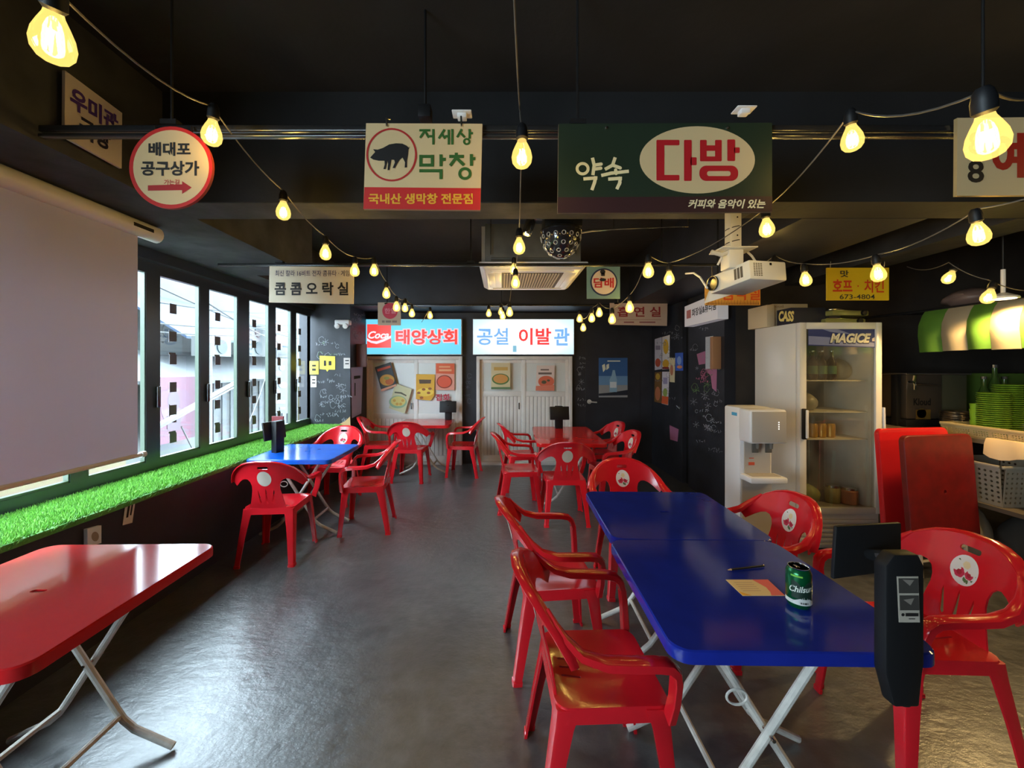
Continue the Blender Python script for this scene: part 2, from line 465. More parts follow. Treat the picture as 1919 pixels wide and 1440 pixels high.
# ------------------------------------------------------------------ windows
WG = glass_mat('window_glass', (.97, 1, 1), .05)
Z0, Z1 = .72, 2.29
mull = mat('window_frame_edge', (.05, .075, .05), .35)
ys = [F * XW / (q - VX) for q in (293, 386, 462, 512, 551)] ; ye = [F * XW / (q - VX) for q in (368, 440, 499, 541, 578)]
pans = [(-2.9 + .52 * i, -2.9 + .52 * i + .41) for i in range(0, 5)]
pans += [(y - .0, y + .41) for y in (-.05, .47, .99, 1.51, 2.03, 2.55)] + list(zip(ys, ye))
TILE_Y = [(545, 572), (598, 622), (645, 670), (692, 716), (740, 762), (790, 814)]
LT = mat('vinyl_lettering', (.10, .09, .10), .5)
for i, (a, b) in enumerate(pans):
    lo, hi = a - .055, b + .055
    hi = 5.5 if i == len(pans) - 1 else pans[i + 1][0] - .055
    mb = MB()
    x0, x1 = XW - .012, XW + .03
    zb, zt = .72, 2.30; gz0, gz1 = .80, 2.21
    mb.bx(x0, x1, lo, hi, zb, gz0).bx(x0, x1, lo, hi, gz1, zt).bx(x0, x1, lo, a, gz0, gz1).bx(x0, x1, b, hi, gz0, gz1)
    w = struct('window_%d' % (i + 1), mb, M['frame'], 'tall black framed folding window')
    g = MB().bx(XW - .012, XW - .006, a, b, gz0, gz1).build('glass_pane', WG, w, smooth=0)
    e = MB().bx(XW - .006, XW + .026, b - .008, b, gz0, gz1).bx(XW - .006, XW + .026, a, b, gz0, gz0 + .012).build('glazing_bead', mull, w, smooth=0)
    if i >= 11:
        h = MB().bx(x1, x1 + .02, lo + .01, lo + .04, 1.2, 1.36).build('handle', M['blackmetal'], w, bevel=.004)
        cy = (a + b) / 2 - .04; ww = .045
        for j in range(6):
            zz = 1.98 - j * .205 - (.02 if j % 2 else 0)
            q = MB()
            hx = .040; ww = .034
            q.bx(XW - .005, XW - .003, cy - ww, cy + ww, zz - hx, zz + hx)
            if j % 3 == 1: q.bx(XW - .005, XW - .0025, cy - ww * 1.2, cy - ww, zz - .05, zz + .05)
            if j % 3 == 2: q.bx(XW - .005, XW - .0025, cy - ww * 1.3, cy + ww * .7, zz + hx, zz + hx + .015)
            q.build('letter_tile', LT, w, smooth=0)
struct('trim_7', MB().bx(XW + .03, XW + .10, YR, 5.5, 2.29, 2.37), M['frame'], 'dark head trim above the windows')

# ------------------------------------------------------------------ outdoors (second floor view across the alley)
def out(name, mb, m, label, cat='building', **k):
    o = mb.build(name, m, **k); tag(o, label, cat); return o
def sbox(mb, px0, py0, px1, py1, X, dx=.4, mi=0):
    ya, yb = sorted((F * X / (px0 - VX), F * X / (px1 - VX)))
    d = (ya + yb) / 2
    za = H - (py1 - VY) / F * d; zb = H - (py0 - VY) / F * d
    return mb.bx(X - dx, X, ya, yb, za, zb, mi)
OW = mat('outdoor_white_wall', (0.0459, 0.0472, 0.0472), .9, noise=(1.5, .85, 1.05))
OG = mat('outdoor_grey_roof', (0.0284, 0.0310, 0.0338), .8, noise=(4, .8, 1.1))
OD = mat('outdoor_dark', (0.0036, 0.0045, 0.0054), .7)
OP = mat('pink_banner', (0.0342, 0.0050, 0.0153), .7, noise=(5, .9, 1.1))
OB = mat('blue_canopy', (0.0032, 0.0135, 0.0360), .7)
OT = mat('outdoor_brown_wall', (0.0270, 0.0162, 0.0063), .8)
ground = struct('street', MB().bx(-16, XW - .3, -6, 22, -3.2, -3.0), mat('alley_paving', (0.0216, 0.0207, 0.0198), .9), 'pale alley paving below the windows')
b1 = out('building', MB().bx(-12, -9.5, 2, 24, -3, 4.4), OW, 'white building across the alley with a dark ledge')
MB().bx(-9.5, -9.35, 2, 24, 3.05, 3.25).build('ledge', OD, b1)
MB().bx(-9.5, -9.3, 2, 24, 1.9, 2.05).build('water_pipe', OW, b1)
for yy in (8.3, 9.6, 11.2):
    MB().bx(-9.5, -9.46, yy, yy + .7, 2.2, 2.9).build('window', OD, b1)
b2 = out('shed', MB().bx(-9.0, -6.9, 9.2, 17, -3, 1.25), mat('corrugated_siding', (0.0270, 0.0284, 0.0284), .8, noise=(8, .7, 1.2)), 'low grey corrugated shed across the alley')
for k in range(26):
    MB().bx(-6.9, -6.87, 9.25 + k * .3, 9.4 + k * .3, -3, 1.2).build('siding_rib', OG, b2)
MB().add([(-6.6, 9.1, 1.15), (-6.6, 17.1, 1.15), (-9, 17.1, 1.9), (-9, 9.1, 1.9), (-6.6, 9.1, 1.2), (-6.6, 17.1, 1.2), (-9, 17.1, 1.95), (-9, 9.1, 1.95)],
         [(0, 1, 2, 3), (4, 5, 6, 7), (0, 1, 5, 4), (1, 2, 6, 5), (2, 3, 7, 6), (3, 0, 4, 7)]).build('roof', OG, b2)
b3 = out('shop', MB().bx(-9.0, -6.9, 5.5, 9.1, -3, 1.35), OW, 'small shop with a pink banner across the alley')
MB().add([(-6.6, 5.4, 1.2), (-6.6, 9.1, 1.2), (-9, 9.1, 2.0), (-9, 5.4, 2.0), (-6.6, 5.4, 1.26), (-6.6, 9.1, 1.26), (-9, 9.1, 2.06), (-9, 5.4, 2.06)],
         [(0, 1, 2, 3), (4, 5, 6, 7), (0, 1, 5, 4), (1, 2, 6, 5), (2, 3, 7, 6), (3, 0, 4, 7)]).build('roof', OG, b3)
# pink banner with a pale elephant painted on it
sfb = Surf('side', -6.52)
ban = board('shop_banner', sfb, [(270, 708), (368, 706), (368, 818), (270, 842)], OP, 'pink shop banner painted with an elephant', 'banner', .04)
oe = mat('banner_pale_pink', (0.0360, 0.0158, 0.0274), .7); oe2 = mat('banner_mid_pink', (0.0317, 0.0072, 0.0187), .7)
layer(ban, sfb, 'halo_print', oe, .004, poly=circ(325, 762, 24, 36))
layer(ban, sfb, 'elephant_ears', oe2, .006, polys=[circ(308, 750, 13, 18), circ(343, 748, 13, 18)])
layer(ban, sfb, 'elephant_head', mat('banner_grey_pink', (0.0216, 0.0101, 0.0158), .7), .008, polys=[circ(325, 752, 11, 19), rect(320, 764, 330, 792), rect(313, 780, 338, 806)])
layer(ban, sfb, 'banner_stripe', oe, .006, polys=[rect(275, y, 362, y + 2) for y in (795, 805, 815)])
can = out('canopy', MB().add([(-7.4, 9.4, 2.2), (-7.4, 17, 2.2), (-9.4, 17, 3.4), (-9.4, 9.4, 3.4), (-7.4, 9.4, 2.26), (-7.4, 17, 2.26), (-9.4, 17, 3.46), (-9.4, 9.4, 3.46)],
     [(0, 1, 2, 3), (4, 5, 6, 7), (0, 1, 5, 4), (1, 2, 6, 5), (2, 3, 7, 6), (3, 0, 4, 7)]), OB, 'blue tarpaulin canopy above the sheds outside', 'canopy')
def ac_out(px0, py0, px1, py1, X, fans, label):
    mb = MB(); sbox(mb, px0, py0, px1, py1, X, .35)
    r = out('outdoor_air_conditioner', mb, OW, label, 'air conditioner')
    ya, yb = sorted((F * X / (px0 - VX), F * X / (px1 - VX))); d = (ya + yb) / 2
    za = H - (py1 - VY) / F * d; zb = H - (py0 - VY) / F * d; n = fans
    for i in range(n):
        c = Vector((X + .01, ya + (yb - ya) * .58, za + (zb - za) * (i + .5) / n)); rad = min((zb - za) / n, yb - ya) * .36
        MB().lathe([(0, 0), (rad, 0), (rad, .02), (0, .02)], 18, c, M=Matrix.Rotation(pi / 2, 4, 'Y').to_3x3()).build('fan_grille', OD, r)
    q = MB()
    for j in range(7): q.bx(X, X + .01, ya + .03, ya + (yb - ya) * .22, za + (zb - za) * (j + .3) / 7.2, za + (zb - za) * (j + .65) / 7.2)
    q.build('side_louver', OD, r)
ac_out(388, 632, 433, 668, -6.5, 1, 'white outdoor air conditioner on the shed roof, single fan')
ac_out(464, 606, 497, 668, -6.4, 2, 'tall white outdoor air conditioner with two fans')
ac_out(294, 600, 330, 640, -9.28, 1, 'white air conditioner unit on the building across the alley')
sr = Surf('side', -6.0)
rs = board('street_sign', sr, rect(513, 606, 529, 652), mat('street_sign_red', (0.0360, 0.0054, 0.0054), .6), 'red vertical street sign outside with white mark', 'sign', .15)
layer(rs, sr, 'mark', OW, .01, polys=[rect(516, 614, 526, 620), rect(517, 626, 525, 631)])
ch = board('shop_signboard', sr, rect(508, 672, 545, 775), OD, 'black street signboard outside with white and yellow marks', 'sign', .1)
layer(ch, sr, 'mark', OW, .01, polys=[circ(520, 700, 7, 5), circ(530, 722, 8, 6), circ(518, 735, 6, 5), circ(528, 690, 5, 5)])
layer(ch, sr, 'mark', mat('sign_yellow', (0.0288, 0.0234, 0.0018), .6), .01, polys=[rect(512, 750, 534, 757), rect(524, 763, 534, 768)])
yp = board('yellow_panel', sr, rect(564, 725, 577, 800), mat('yellow_panel_paint', (0.0342, 0.0270, 0.0081), .7), 'pale yellow street panel beyond the farthest window', 'sign', .1)
for q_, sfq, pxq, pyq in ((rs, sr, 521, 652), (ch, sr, 526, 775)):
    e_ = sfq.pt(pxq, pyq, -.06)
    MB().tube([e_, Vector((e_.x, e_.y, -3.0))], .04, 8).build('post', OD, q_)
tg = board('teal_wall_sheet', Surf('side', -6.8), rect(551, 622, 580, 668), mat('teal_sheet', (0.0072, 0.0234, 0.0207), .7), 'teal sheet on the far side of the alley', 'sheet', .1)
pw = out('utility_pole', MB().tube([(-6.3, 8.6, -3), (-6.3, 8.6, 4.6)], .07, 10), OW, 'white utility pole across the alley', 'pole')
br = out('stair_rail', MB().tube([P(290, 801, 5.2), P(445, 715, 7.2)], .035, 8).tube([P(290, 806, 5.2), P(445, 722, 7.2)], .02, 8), mat('outdoor_galvanised', (0.0180, 0.0198, 0.0198), .5), 'slanting metal rail outside the windows', 'rail')
for i, (a, b) in enumerate([((290, 535), (590, 640)), ((290, 566), (590, 578)), ((290, 606), (590, 600)), ((290, 622), (590, 612)), ((380, 562), (575, 655)), ((340, 800), (420, 930)), ((430, 862), (500, 700))]):
    p, q = P(*a, 5.0), P(*b, 8.6)
    pts = [p.lerp(q, t / 8) - Vector((0, 0, .12 * sin(pi * t / 8))) for t in range(9)]
    out('overhead_wire', MB().tube(pts, .010, 5), OD, ['utility wire slanting down across the first pane', 'topmost level utility wire outside', 'upper of two sagging utility wires outside', 'lower of two sagging utility wires outside', 'steep utility wire beyond the second pane', 'short wire under the pink banner', 'rising wire in front of the corrugated shed'][i], 'wire')
b4 = out('low_building', MB().bx(-6.2, -4.6, .2, 4.9, -3, 2.3), mat('ochre_wall', (.062, .040, .017), .8), 'ochre building wall close outside the screened windows')

# ------------------------------------------------------------------ projection screen
sc = thing('projection_screen', 'large white roll-down projection screen covering the windows', 'screen', (-2.13, 1.4, .98))
XSn, ya, yb = -2.13, .25, F * -2.13 / (258 - VX)
MB().bx(XSn - .002, XSn, ya, yb, .995, 2.30).build('screen_cloth', M['screen'], sc, smooth=0)
MB().tube([(XSn, ya - .03, .988), (XSn, yb + .03, .988)], .012, 10).build('bottom_bar', M['white'], sc)
MB().tube([(XSn, yb + .02, .988), (XSn, yb + .045, .988)], .018, 10).build('bar_cap', M['white'], sc)
z = 2.318
MB().loft([[Vector((XSn + .045 * cos(a), y, z + .048 * sin(a))) for a in [2 * pi * i / 16 for i in range(16)]] for y in (ya - .1, yb + .13)]).build('roller_case', M['white'], sc)
MB().bx(XSn + .0440, XSn + .0460, 2.27, 2.40, z - .008, z + .012).build('maker_plate', M['black'], sc)

# ------------------------------------------------------------------ wall bits on the left
sl = Surf('side', XS + .004)
st = board('wall_sticker', sl, [(236, 941), (254, 938), (248, 980), (230, 985)], pr(215, 205, 205), 'white printed sticker on black wall under the sill', 'sticker', .002)
layer(st, sl, 'print', M['black'], .001, polys=[[(240, 946), (244, 945), (240, 970), (236, 971)], [(247, 942), (250, 942), (246, 966), (243, 966)]])
sl = Surf('side', XS + .021)
ot = board('wall_outlet', sl, [(164, 992), (190, 985), (190, 1018), (164, 1026)], M['white'], 'white wall socket behind the near red table', 'outlet', .02)
layer(ot, sl, 'socket', pr(150, 130, 110), .001, poly=circ(178, 1006, 7, 9))

# ------------------------------------------------------------------ hanging pipes
def rail(name, y, z, x0, x1, label, double=False):
    r = MB().bx(x0, x1, y - .012, y + .012, z - .012, z + .012)
    if double: r.bx(x0, x1, y - .014, y + .010, z - .034, z - .020)
    o = r.build(name, M['blackmetal'], bevel=.004, smooth=1); tag(o, label, 'rail')
    x = x0 + .5
    while x < x1:
        MB().tube([(x, y, z), (x, y, ZC if not 1.9 < y < 2.4 else 2.37)], .005, 6).bx(x - .03, x + .03, y - .02, y + .02, z + .012, z + .03).build('hanger', M['blackmetal'], o)
        x += 1.55
    return o
rail('sign_rail', 1.53, 2.412, -1.76, 4.9, 'black double sign rail nearest the camera', True)
rail('sign_rail', 3.25, 2.338, -2.3, 2.2, 'black sign rail across the middle of the room')
rail('sign_rail', 5.42, 2.35, -2.05, 1.75, 'black sign rail in front of the storefront lightboxes')

# ------------------------------------------------------------------ signs on the front rail
def z2(l, t, s=3.838):                                 # helper: zoomed-crop measurement -> photo frame
    return lambda p: (l + p[0] / s, t + p[1] / s)
CR = (206, 180, 136); cream = pr(*CR)
s1 = Surf('front', 1.5)
a = board('hanging_sign', s1, circ(320, 314, 78, 77, 48), pr(190, 25, 20), 'round cream sign with a red rim and arrow', 'sign', edge=pr(170, 60, 50))
layer(a, s1, 'face', cream, .001, poly=circ(321, 314, 71, 70, 48))
layer(a, s1, 'lettering', pr(25, 22, 20), .002, text=[('배대포', 279, 267, 358, 293, .035), ('공구상가', 265, 302, 374, 330, .035)])
layer(a, s1, 'arrow', pr(160, 20, 22), .002, poly=[(278, 348), (342, 346), (342, 340), (360, 352), (342, 364), (342, 357), (278, 358)])
layer(a, s1, 'small_lettering', pr(160, 20, 22), .002, text=[('가는길', 308, 337, 337, 347, .02)])
MB().tube([s1.pt(290, 246, -.006), s1.pt(287, 234, -.01)], .004, 6).tube([s1.pt(358, 250, -.006), s1.pt(355, 234, -.01)], .004, 6).build('hook', M['steel'], a)

b = board('hanging_sign', s1, [(686, 231), (904, 232), (900, 394), (681, 392)], cream, 'cream and red sign with a black pig in a ring', 'sign', edge=pr(190, 150, 110))
g = z2(640, 180)
layer(b, s1, 'red_band', pr(190, 28, 26), .001, poly=[(683, 351), (901, 353), (900, 394), (681, 392)])
layer(b, s1, 'ring', pr(170, 30, 28), .0015, ring=(circ(734, 290.5, 47.5, 50, 48), circ(734, 290.5, 44, 46.5, 48)))
pig = [(207, 445), (225, 425), (243, 405), (228, 385), (262, 388), (300, 375), (345, 350), (395, 342), (440, 345), (470, 360), (485, 375), (492, 364), (488, 378), (481, 388), (478, 430), (470, 470), (472, 515), (455, 517), (458, 480), (440, 445), (420, 460), (400, 490), (385, 520), (368, 520), (385, 480), (380, 462), (360, 460), (352, 500), (345, 535), (332, 535), (336, 490), (330, 465), (325, 490), (318, 528), (302, 528), (312, 495), (310, 468), (270, 468), (230, 460)]
layer(b, s1, 'pig_emblem', pr(15, 12, 12), .002, poly=[g(p) for p in pig])
def L(*ls): return [[g(p) for p in l] for l in ls]
th = 20 / 3.838
green = pr(45, 90, 30)
top = [(L([(560, 249), (640, 249)], [(600, 252), (566, 303)], [(600, 252), (630, 303)], [(661, 240), (661, 352)], [(632, 292), (655, 292)],
          [(742, 243), (700, 308)], [(722, 276), (747, 308)], [(772, 245), (772, 352)], [(745, 292), (768, 292)], [(797, 240), (797, 352)],
          [(866, 240), (832, 300)], [(852, 264), (888, 300)], [(922, 240), (922, 310)], [(922, 270), (946, 270)]), 17 / 3.838),
       (L([(560, 437), (665, 437)], [(560, 499), (665, 499)], [(571, 425), (571, 510)], [(654, 425), (654, 510)], [(716, 422), (716, 508)], [(716, 458), (750, 458)],
          [(560, 540), (728, 540)], [(716, 528), (716, 600)], [(826, 410), (826, 436)], [(775, 437), (880, 437)], [(830, 440), (782, 503)], [(826, 446), (882, 500)], [(935, 420), (935, 505)], [(935, 453), (963, 453)]), 23 / 3.838)]
layer(b, s1, 'lettering', green, .0018, strokes=top)
layer(b, s1, 'lettering', green, .002, ring=(circ(*g((888, 560)), 12.5, 12), circ(*g((888, 560)), 7, 6.5)))
layer(b, s1, 'lettering', green, .002, ring=(circ(*g((901, 330)), 7, 6.6), circ(*g((901, 330)), 3.2, 3)))
layer(b, s1, 'small_lettering', pr(225, 165, 40), .002, text=[('국내산 생막창 전문점', 691, 363, 886, 383, .03)])
MB().tube([s1.pt(725, 238, .003), s1.pt(724, 222, 0), s1.pt(728, 218, -.02)], .0035, 6).tube([s1.pt(865, 238, .003), s1.pt(864, 218, 0)], .0035, 6).build('hook', M['steel'], b)

c = board('hanging_sign', s1, [(1047, 232), (1447, 230), (1447, 397), (1045, 399)], pr(26, 42, 26), 'wide dark green sign with a cream oval', 'sign', edge=pr(120, 100, 80))
layer(c, s1, 'brown_band', pr(52, 22, 24), .001, poly=[(1045, 370), (1447, 368), (1447, 397), (1045, 399)])
layer(c, s1, 'oval', cream, .001, poly=circ(1306.5, 300, 108, 63, 56))
g = z2(1020, 180)
def R(*rs): return [[g(p) for p in rrect(x0, x1, y0, y1, 7, 3)] for x0, y0, x1, y1 in rs]
rl = pr(178, 20, 30)
layer(c, s1, 'lettering', rl, .002, polys=R((805, 318, 862, 610)))
layer(c, s1, 'lettering', rl, .0021, polys=R((805, 318, 970, 357), (805, 570, 970, 610), (1003, 318, 1058, 613), (1050, 443, 1094, 500), (1118, 318, 1166, 470), (1226, 318, 1274, 470), (1314, 315, 1370, 470), (1362, 372, 1403, 412)))
layer(c, s1, 'lettering', rl, .0022, polys=R((1130, 357, 1265, 397), (1118, 437, 1274, 472)))
layer(c, s1, 'lettering', rl, .0022, ring=([g(p) for p in rrect(1113, 1392, 503, 613, 50, 8)], [g(p) for p in rrect(1168, 1338, 542, 578, 17, 8)]))
cl = pr(232, 215, 170)
def L(*ls): return [[g(p) for p in l] for l in ls]
layer(c, s1, 'brush_lettering', cl, .002, ring=(circ(*g((275, 525)), 13, 12.5), circ(*g((275, 525)), 7.5, 7)))
layer(c, s1, 'brush_lettering', cl, .0022, strokes=[(L([(348, 458), (358, 500), (350, 560)], [(358, 500), (408, 492)], [(362, 528), (405, 522)], [(292, 598), (368, 592), (360, 625), (345, 668)],
    [(505, 455), (490, 500), (445, 525)], [(490, 500), (545, 520)], [(512, 535), (515, 560)], [(420, 572), (480, 558), (595, 545)], [(470, 600), (545, 595), (540, 630), (525, 662)]), 6.2)])
layer(c, s1, 'small_lettering', cl, .002, text=[('커피와 음악이 있는', 1289, 374, 1434, 391, .03, .25)])
for px in (1136, 1363): MB().lathe([(.0, 0), (.006, 0), (.005, .004), (0, .006)], 10, s1.pt(px, 240, .001), M=Matrix.Rotation(pi / 2, 3, 'X')).build('rivet', M['steel'], c)

d = board('hanging_sign', s1, [(1794, 221), (2010, 219), (2010, 366), (1793, 367)], cream, 'cream sign with red letter and black eights, cut by photo edge', 'sign', edge=pr(150, 130, 90))
layer(d, s1, 'digits', pr(30, 25, 22), .002, text=[('8', 1814, 248, 1842, 290, .02), ('8', 1812, 301, 1843, 343, .02)])
layer(d, s1, 'lettering', pr(165, 30, 18), .002, text=[('예', 1857, 248, 1935, 338, .03)])
# small brackets above the rail
for px, py, nm in ((866, 214, 'small white plastic bracket above the pig sign'), (1394, 206, 'small white plastic bracket above the green sign')):
    q = P(px, py, 1.55)
    o = MB().box(q, (.075, .05, .006)).box(q + Vector((0, 0, -.01)), (.035, .03, .02)).build('bracket', M['white'], bevel=.003); tag(o, nm, 'bracket')

sb = Surf('side', -1.74)
e = board('hanging_sign', sb, [(122, 132), (229, 212), (228, 316), (121, 257)], pr(205, 195, 195), 'white sign with violet letters on the window beam', 'sign', .012)
layer(e, sb, 'lettering', pr(70, 40, 130), .002, text=[('우미관', 0, 0, 0, 0, .04, 0, 0, [(131, 158), (221, 218), (221, 250), (131, 203)])])
layer(e, sb, 'lettering', pr(30, 26, 60), .002, text=[('극장', 0, 0, 0, 0, .04, 0, 0, [(148, 214), (206, 250), (206, 285), (148, 256)])])

# ------------------------------------------------------------------ signs on the middle rail
s2 = Surf('front', 3.225)
a = board('hanging_sign', s2, [(505, 499), (663, 501), (662, 570), (504, 567)], pr(205, 192, 168), 'beige sign with five black letters near the windows', 'sign')
layer(a, s2, 'lettering', pr(20, 18, 18), .003, text=[('콤 콤 오 락 실', 515, 529, 653, 554, .03)])
layer(a, s2, 'small_lettering', pr(70, 60, 90), .003, text=[('최신 칼라 16비트 전자 콤퓨타 · 게임', 516, 507, 655, 518, .01)])
b = board('hanging_sign', s2, rect(1100, 500, 1162, 560), pr(110, 140, 130), 'sage green square sign with navy ring and red letters', 'sign')
layer(b, s2, 'ring', pr(28, 35, 70), .003, poly=circ(1131.5, 529, 25.5, 26))
layer(b, s2, 'face', pr(215, 190, 160), .005, poly=circ(1131.5, 529, 22.8, 23))
layer(b, s2, 'lettering', pr(185, 35, 35), .007, text=[('담배', 1112, 521, 1150, 540, .03)])
layer(b, s2, 'emblem', pr(25, 25, 30), .009, polys=[circ(1129, 510, 5, 4), rect(1126, 512, 1133, 518), circ(1129, 525, 6, 3)])
c = board('hanging_sign', s2, rect(1550, 502, 1666, 563), pr(205, 175, 20), 'yellow chicken and beer sign with red letters above the fridge', 'sign')
layer(c, s2, 'lettering', pr(195, 55, 25), .003, text=[('호프', 1560, 524, 1597, 547, .03), ('·', 1606, 535, 1609, 538, .03), ('치킨', 1619, 524, 1656, 549, .02)])
layer(c, s2, 'lettering', pr(45, 45, 45), .003, text=[('맛', 1574, 507, 1590, 520, .02), ('673-4804', 1573, 552, 1639, 561, .01)])
MB().tube([s2.pt(1557, 503, -.005), s2.pt(1557, 490, 0)], .004, 6).tube([s2.pt(1658, 503, -.005), s2.pt(1658, 490, 0)], .004, 6).build('hook', M['steel'], c)
s2b = Surf('front', 3.24)
d = board('hanging_sign', s2b, rect(1322, 535, 1425, 572), pr(222, 160, 70), 'orange sign with red letters behind the projector', 'sign')
layer(d, s2b, 'lettering', pr(215, 80, 30), .003, text=[('음악실', 1353, 537, 1424, 563, .02)])
MB().tube([s2b.pt(1335, 536, -.005), s2b.pt(1335, 497, -.005)], .004, 6).tube([s2b.pt(1415, 536, -.005), s2b.pt(1415, 497, -.005)], .004, 6).build('hook', M['steel'], d)
layer(d, s2b, 'grass_print', pr(120, 75, 35), .002, polys=[[(x, 571), (x + 1, 560 + (x * 7) % 6), (x + 2, 571)] for x in range(1324, 1422, 3)])

# ------------------------------------------------------------------ signs on the back rail
s3 = Surf('front', 5.4)
a = board('hanging_sign', s3, rect(708, 567, 751, 610), pr(170, 148, 125), 'square tan sign with a crimson disc before the blue lightbox', 'sign')
layer(a, s3, 'disc', pr(170, 22, 50), .004, poly=circ(731, 583, 14.5, 15))
layer(a, s3, 'lettering', pr(200, 120, 130), .007, text=[('한일', 721, 578, 742, 588, .02)])
layer(a, s3, 'small_print', pr(120, 100, 90), .004, polys=[rect(716, 601, 721, 605), rect(723, 601, 733, 605), rect(735, 601, 744, 605)])
b = board('hanging_sign', s3, [(1143, 568), (1251, 569), (1250, 611), (1143, 609)], pr(205, 178, 160), 'beige sign with three red letters by the black door', 'sign')
layer(b, s3, 'lettering', pr(150, 35, 40), .004, text=[('흡 연 실', 1157, 575, 1238, 594, .02)])
layer(b, s3, 'small_print', pr(150, 90, 90), .004, polys=[rect(1157, 599, 1239, 599.6), rect(1169, 603, 1188, 605.5), rect(1198, 603, 1228, 605.5)])
for sg in (b,): MB().tube([s3.pt(1158, 569, -.005), s3.pt(1158, 562, 0)], .005, 6).tube([s3.pt(1236, 569, -.005), s3.pt(1236, 562, 0)], .005, 6).build('hook', M['steel'], sg)

# ------------------------------------------------------------------ storefronts on the back wall
def lightbox(name, x0, y0, x1, y1, d, facemat, label, t=.14):
    sf = Surf('front', d)
    p0, p1 = sf.pt(x0, y1), sf.pt(x1, y0)
    th_ = thing(name, label, 'sign', ((p0.x + p1.x) / 2, d, p0.z))
    MB().bx(p0.x, p1.x, d + .004, d + t, p0.z, p1.z).build('case', M['white'], th_)
    MB().bx(p0.x + .008, p1.x - .008, d, d + .004, p0.z + .008, p1.z - .008).build('light_panel', facemat, th_, smooth=0)
    return th_, sf
def glow_panel(name, edge, mid, k0, k1):
    m = bpy.data.materials.new(name); m.use_nodes = True; nt = m.node_tree; nt.nodes.clear()
    out_ = nt.nodes.new('ShaderNodeOutputMaterial'); e = nt.nodes.new('ShaderNodeEmission'); tc = nt.nodes.new('ShaderNodeTexCoord')
    mp = nt.nodes.new('ShaderNodeMapping'); mp.inputs['Location'].default_value = (-.5, -.5, -.5)
    g_ = nt.nodes.new('ShaderNodeTexGradient'); g_.gradient_type = 'QUADRATIC_SPHERE'
    mp.inputs['Scale'].default_value = (1.5, .1, 1.2); mp.inputs['Location'].default_value = (-.75, -.05, -.6)
    nt.links.new(tc.outputs['Generated'], mp.inputs[0]); nt.links.new(mp.outputs[0], g_.inputs[0])
    cr = nt.nodes.new('ShaderNodeValToRGB'); cr.color_ramp.elements[0].color = (*[c * k0 for c in edge], 1); cr.color_ramp.elements[1].color = (*[c * k1 for c in mid], 1)
    nt.links.new(g_.outputs['Fac'], cr.inputs[0]); nt.links.new(cr.outputs[0], e.inputs[0]); e.inputs[1].default_value = 1
    nt.links.new(e.outputs[0], out_.inputs[0])
    return m
DB = 6.14
lb1, sf1 = lightbox('lightbox_sign', 683, 598, 865, 665, DB, glow_panel('cyan_backlit_panel', (.16, .62, .85), (.22, .75, .95), 1.05, 1.25), 'cyan backlit shop sign with red lettering')
layer(lb1, sf1, 'letter_outline', glow(255, 190, 200, 1.1), .004, text=[('태양상회', 740, 616, 859, 648, .085)])
layer(lb1, sf1, 'lettering', glow(255, 60, 55, 1.0), .008, text=[('태양상회', 742, 618, 857, 646, .03)])
layer(lb1, sf1, 'logo_square', glow(255, 75, 70, 1.0), .003, poly=rect(688, 608, 733, 652))
layer(lb1, sf1, 'logo_wave', glow(255, 215, 230, 1.1), .005, poly=[(688, 634), (696, 639), (706, 640), (718, 636), (733, 629), (733, 634), (718, 641), (706, 645), (696, 643), (688, 639)])
layer(lb1, sf1, 'logo_script', glow(255, 225, 235, 1.1), .006, text=[('Coca', 690, 621, 729, 635, .03, .35)])
lb2, sf2 = lightbox('lightbox_sign', 886, 598, 1076, 665, DB, glow_panel('white_backlit_panel', (.55, .80, .95), (1, 1, 1), 1.15, LBOX), 'white backlit shop sign with blue and red lettering')
layer(lb2, sf2, 'lettering', glow(120, 175, 235, 1.0), .004, text=[('공설', 894, 615, 953, 647, .02), ('관', 1038, 615, 1067, 648, .03)])
layer(lb2, sf2, 'lettering', glow(250, 60, 65, 1.0), .004, text=[('이발', 972, 615, 1033, 647, .03)])
layer(lb2, sf2, 'switch_mark', glow(130, 190, 215, .9), .004, poly=rect(961, 648, 968, 660))

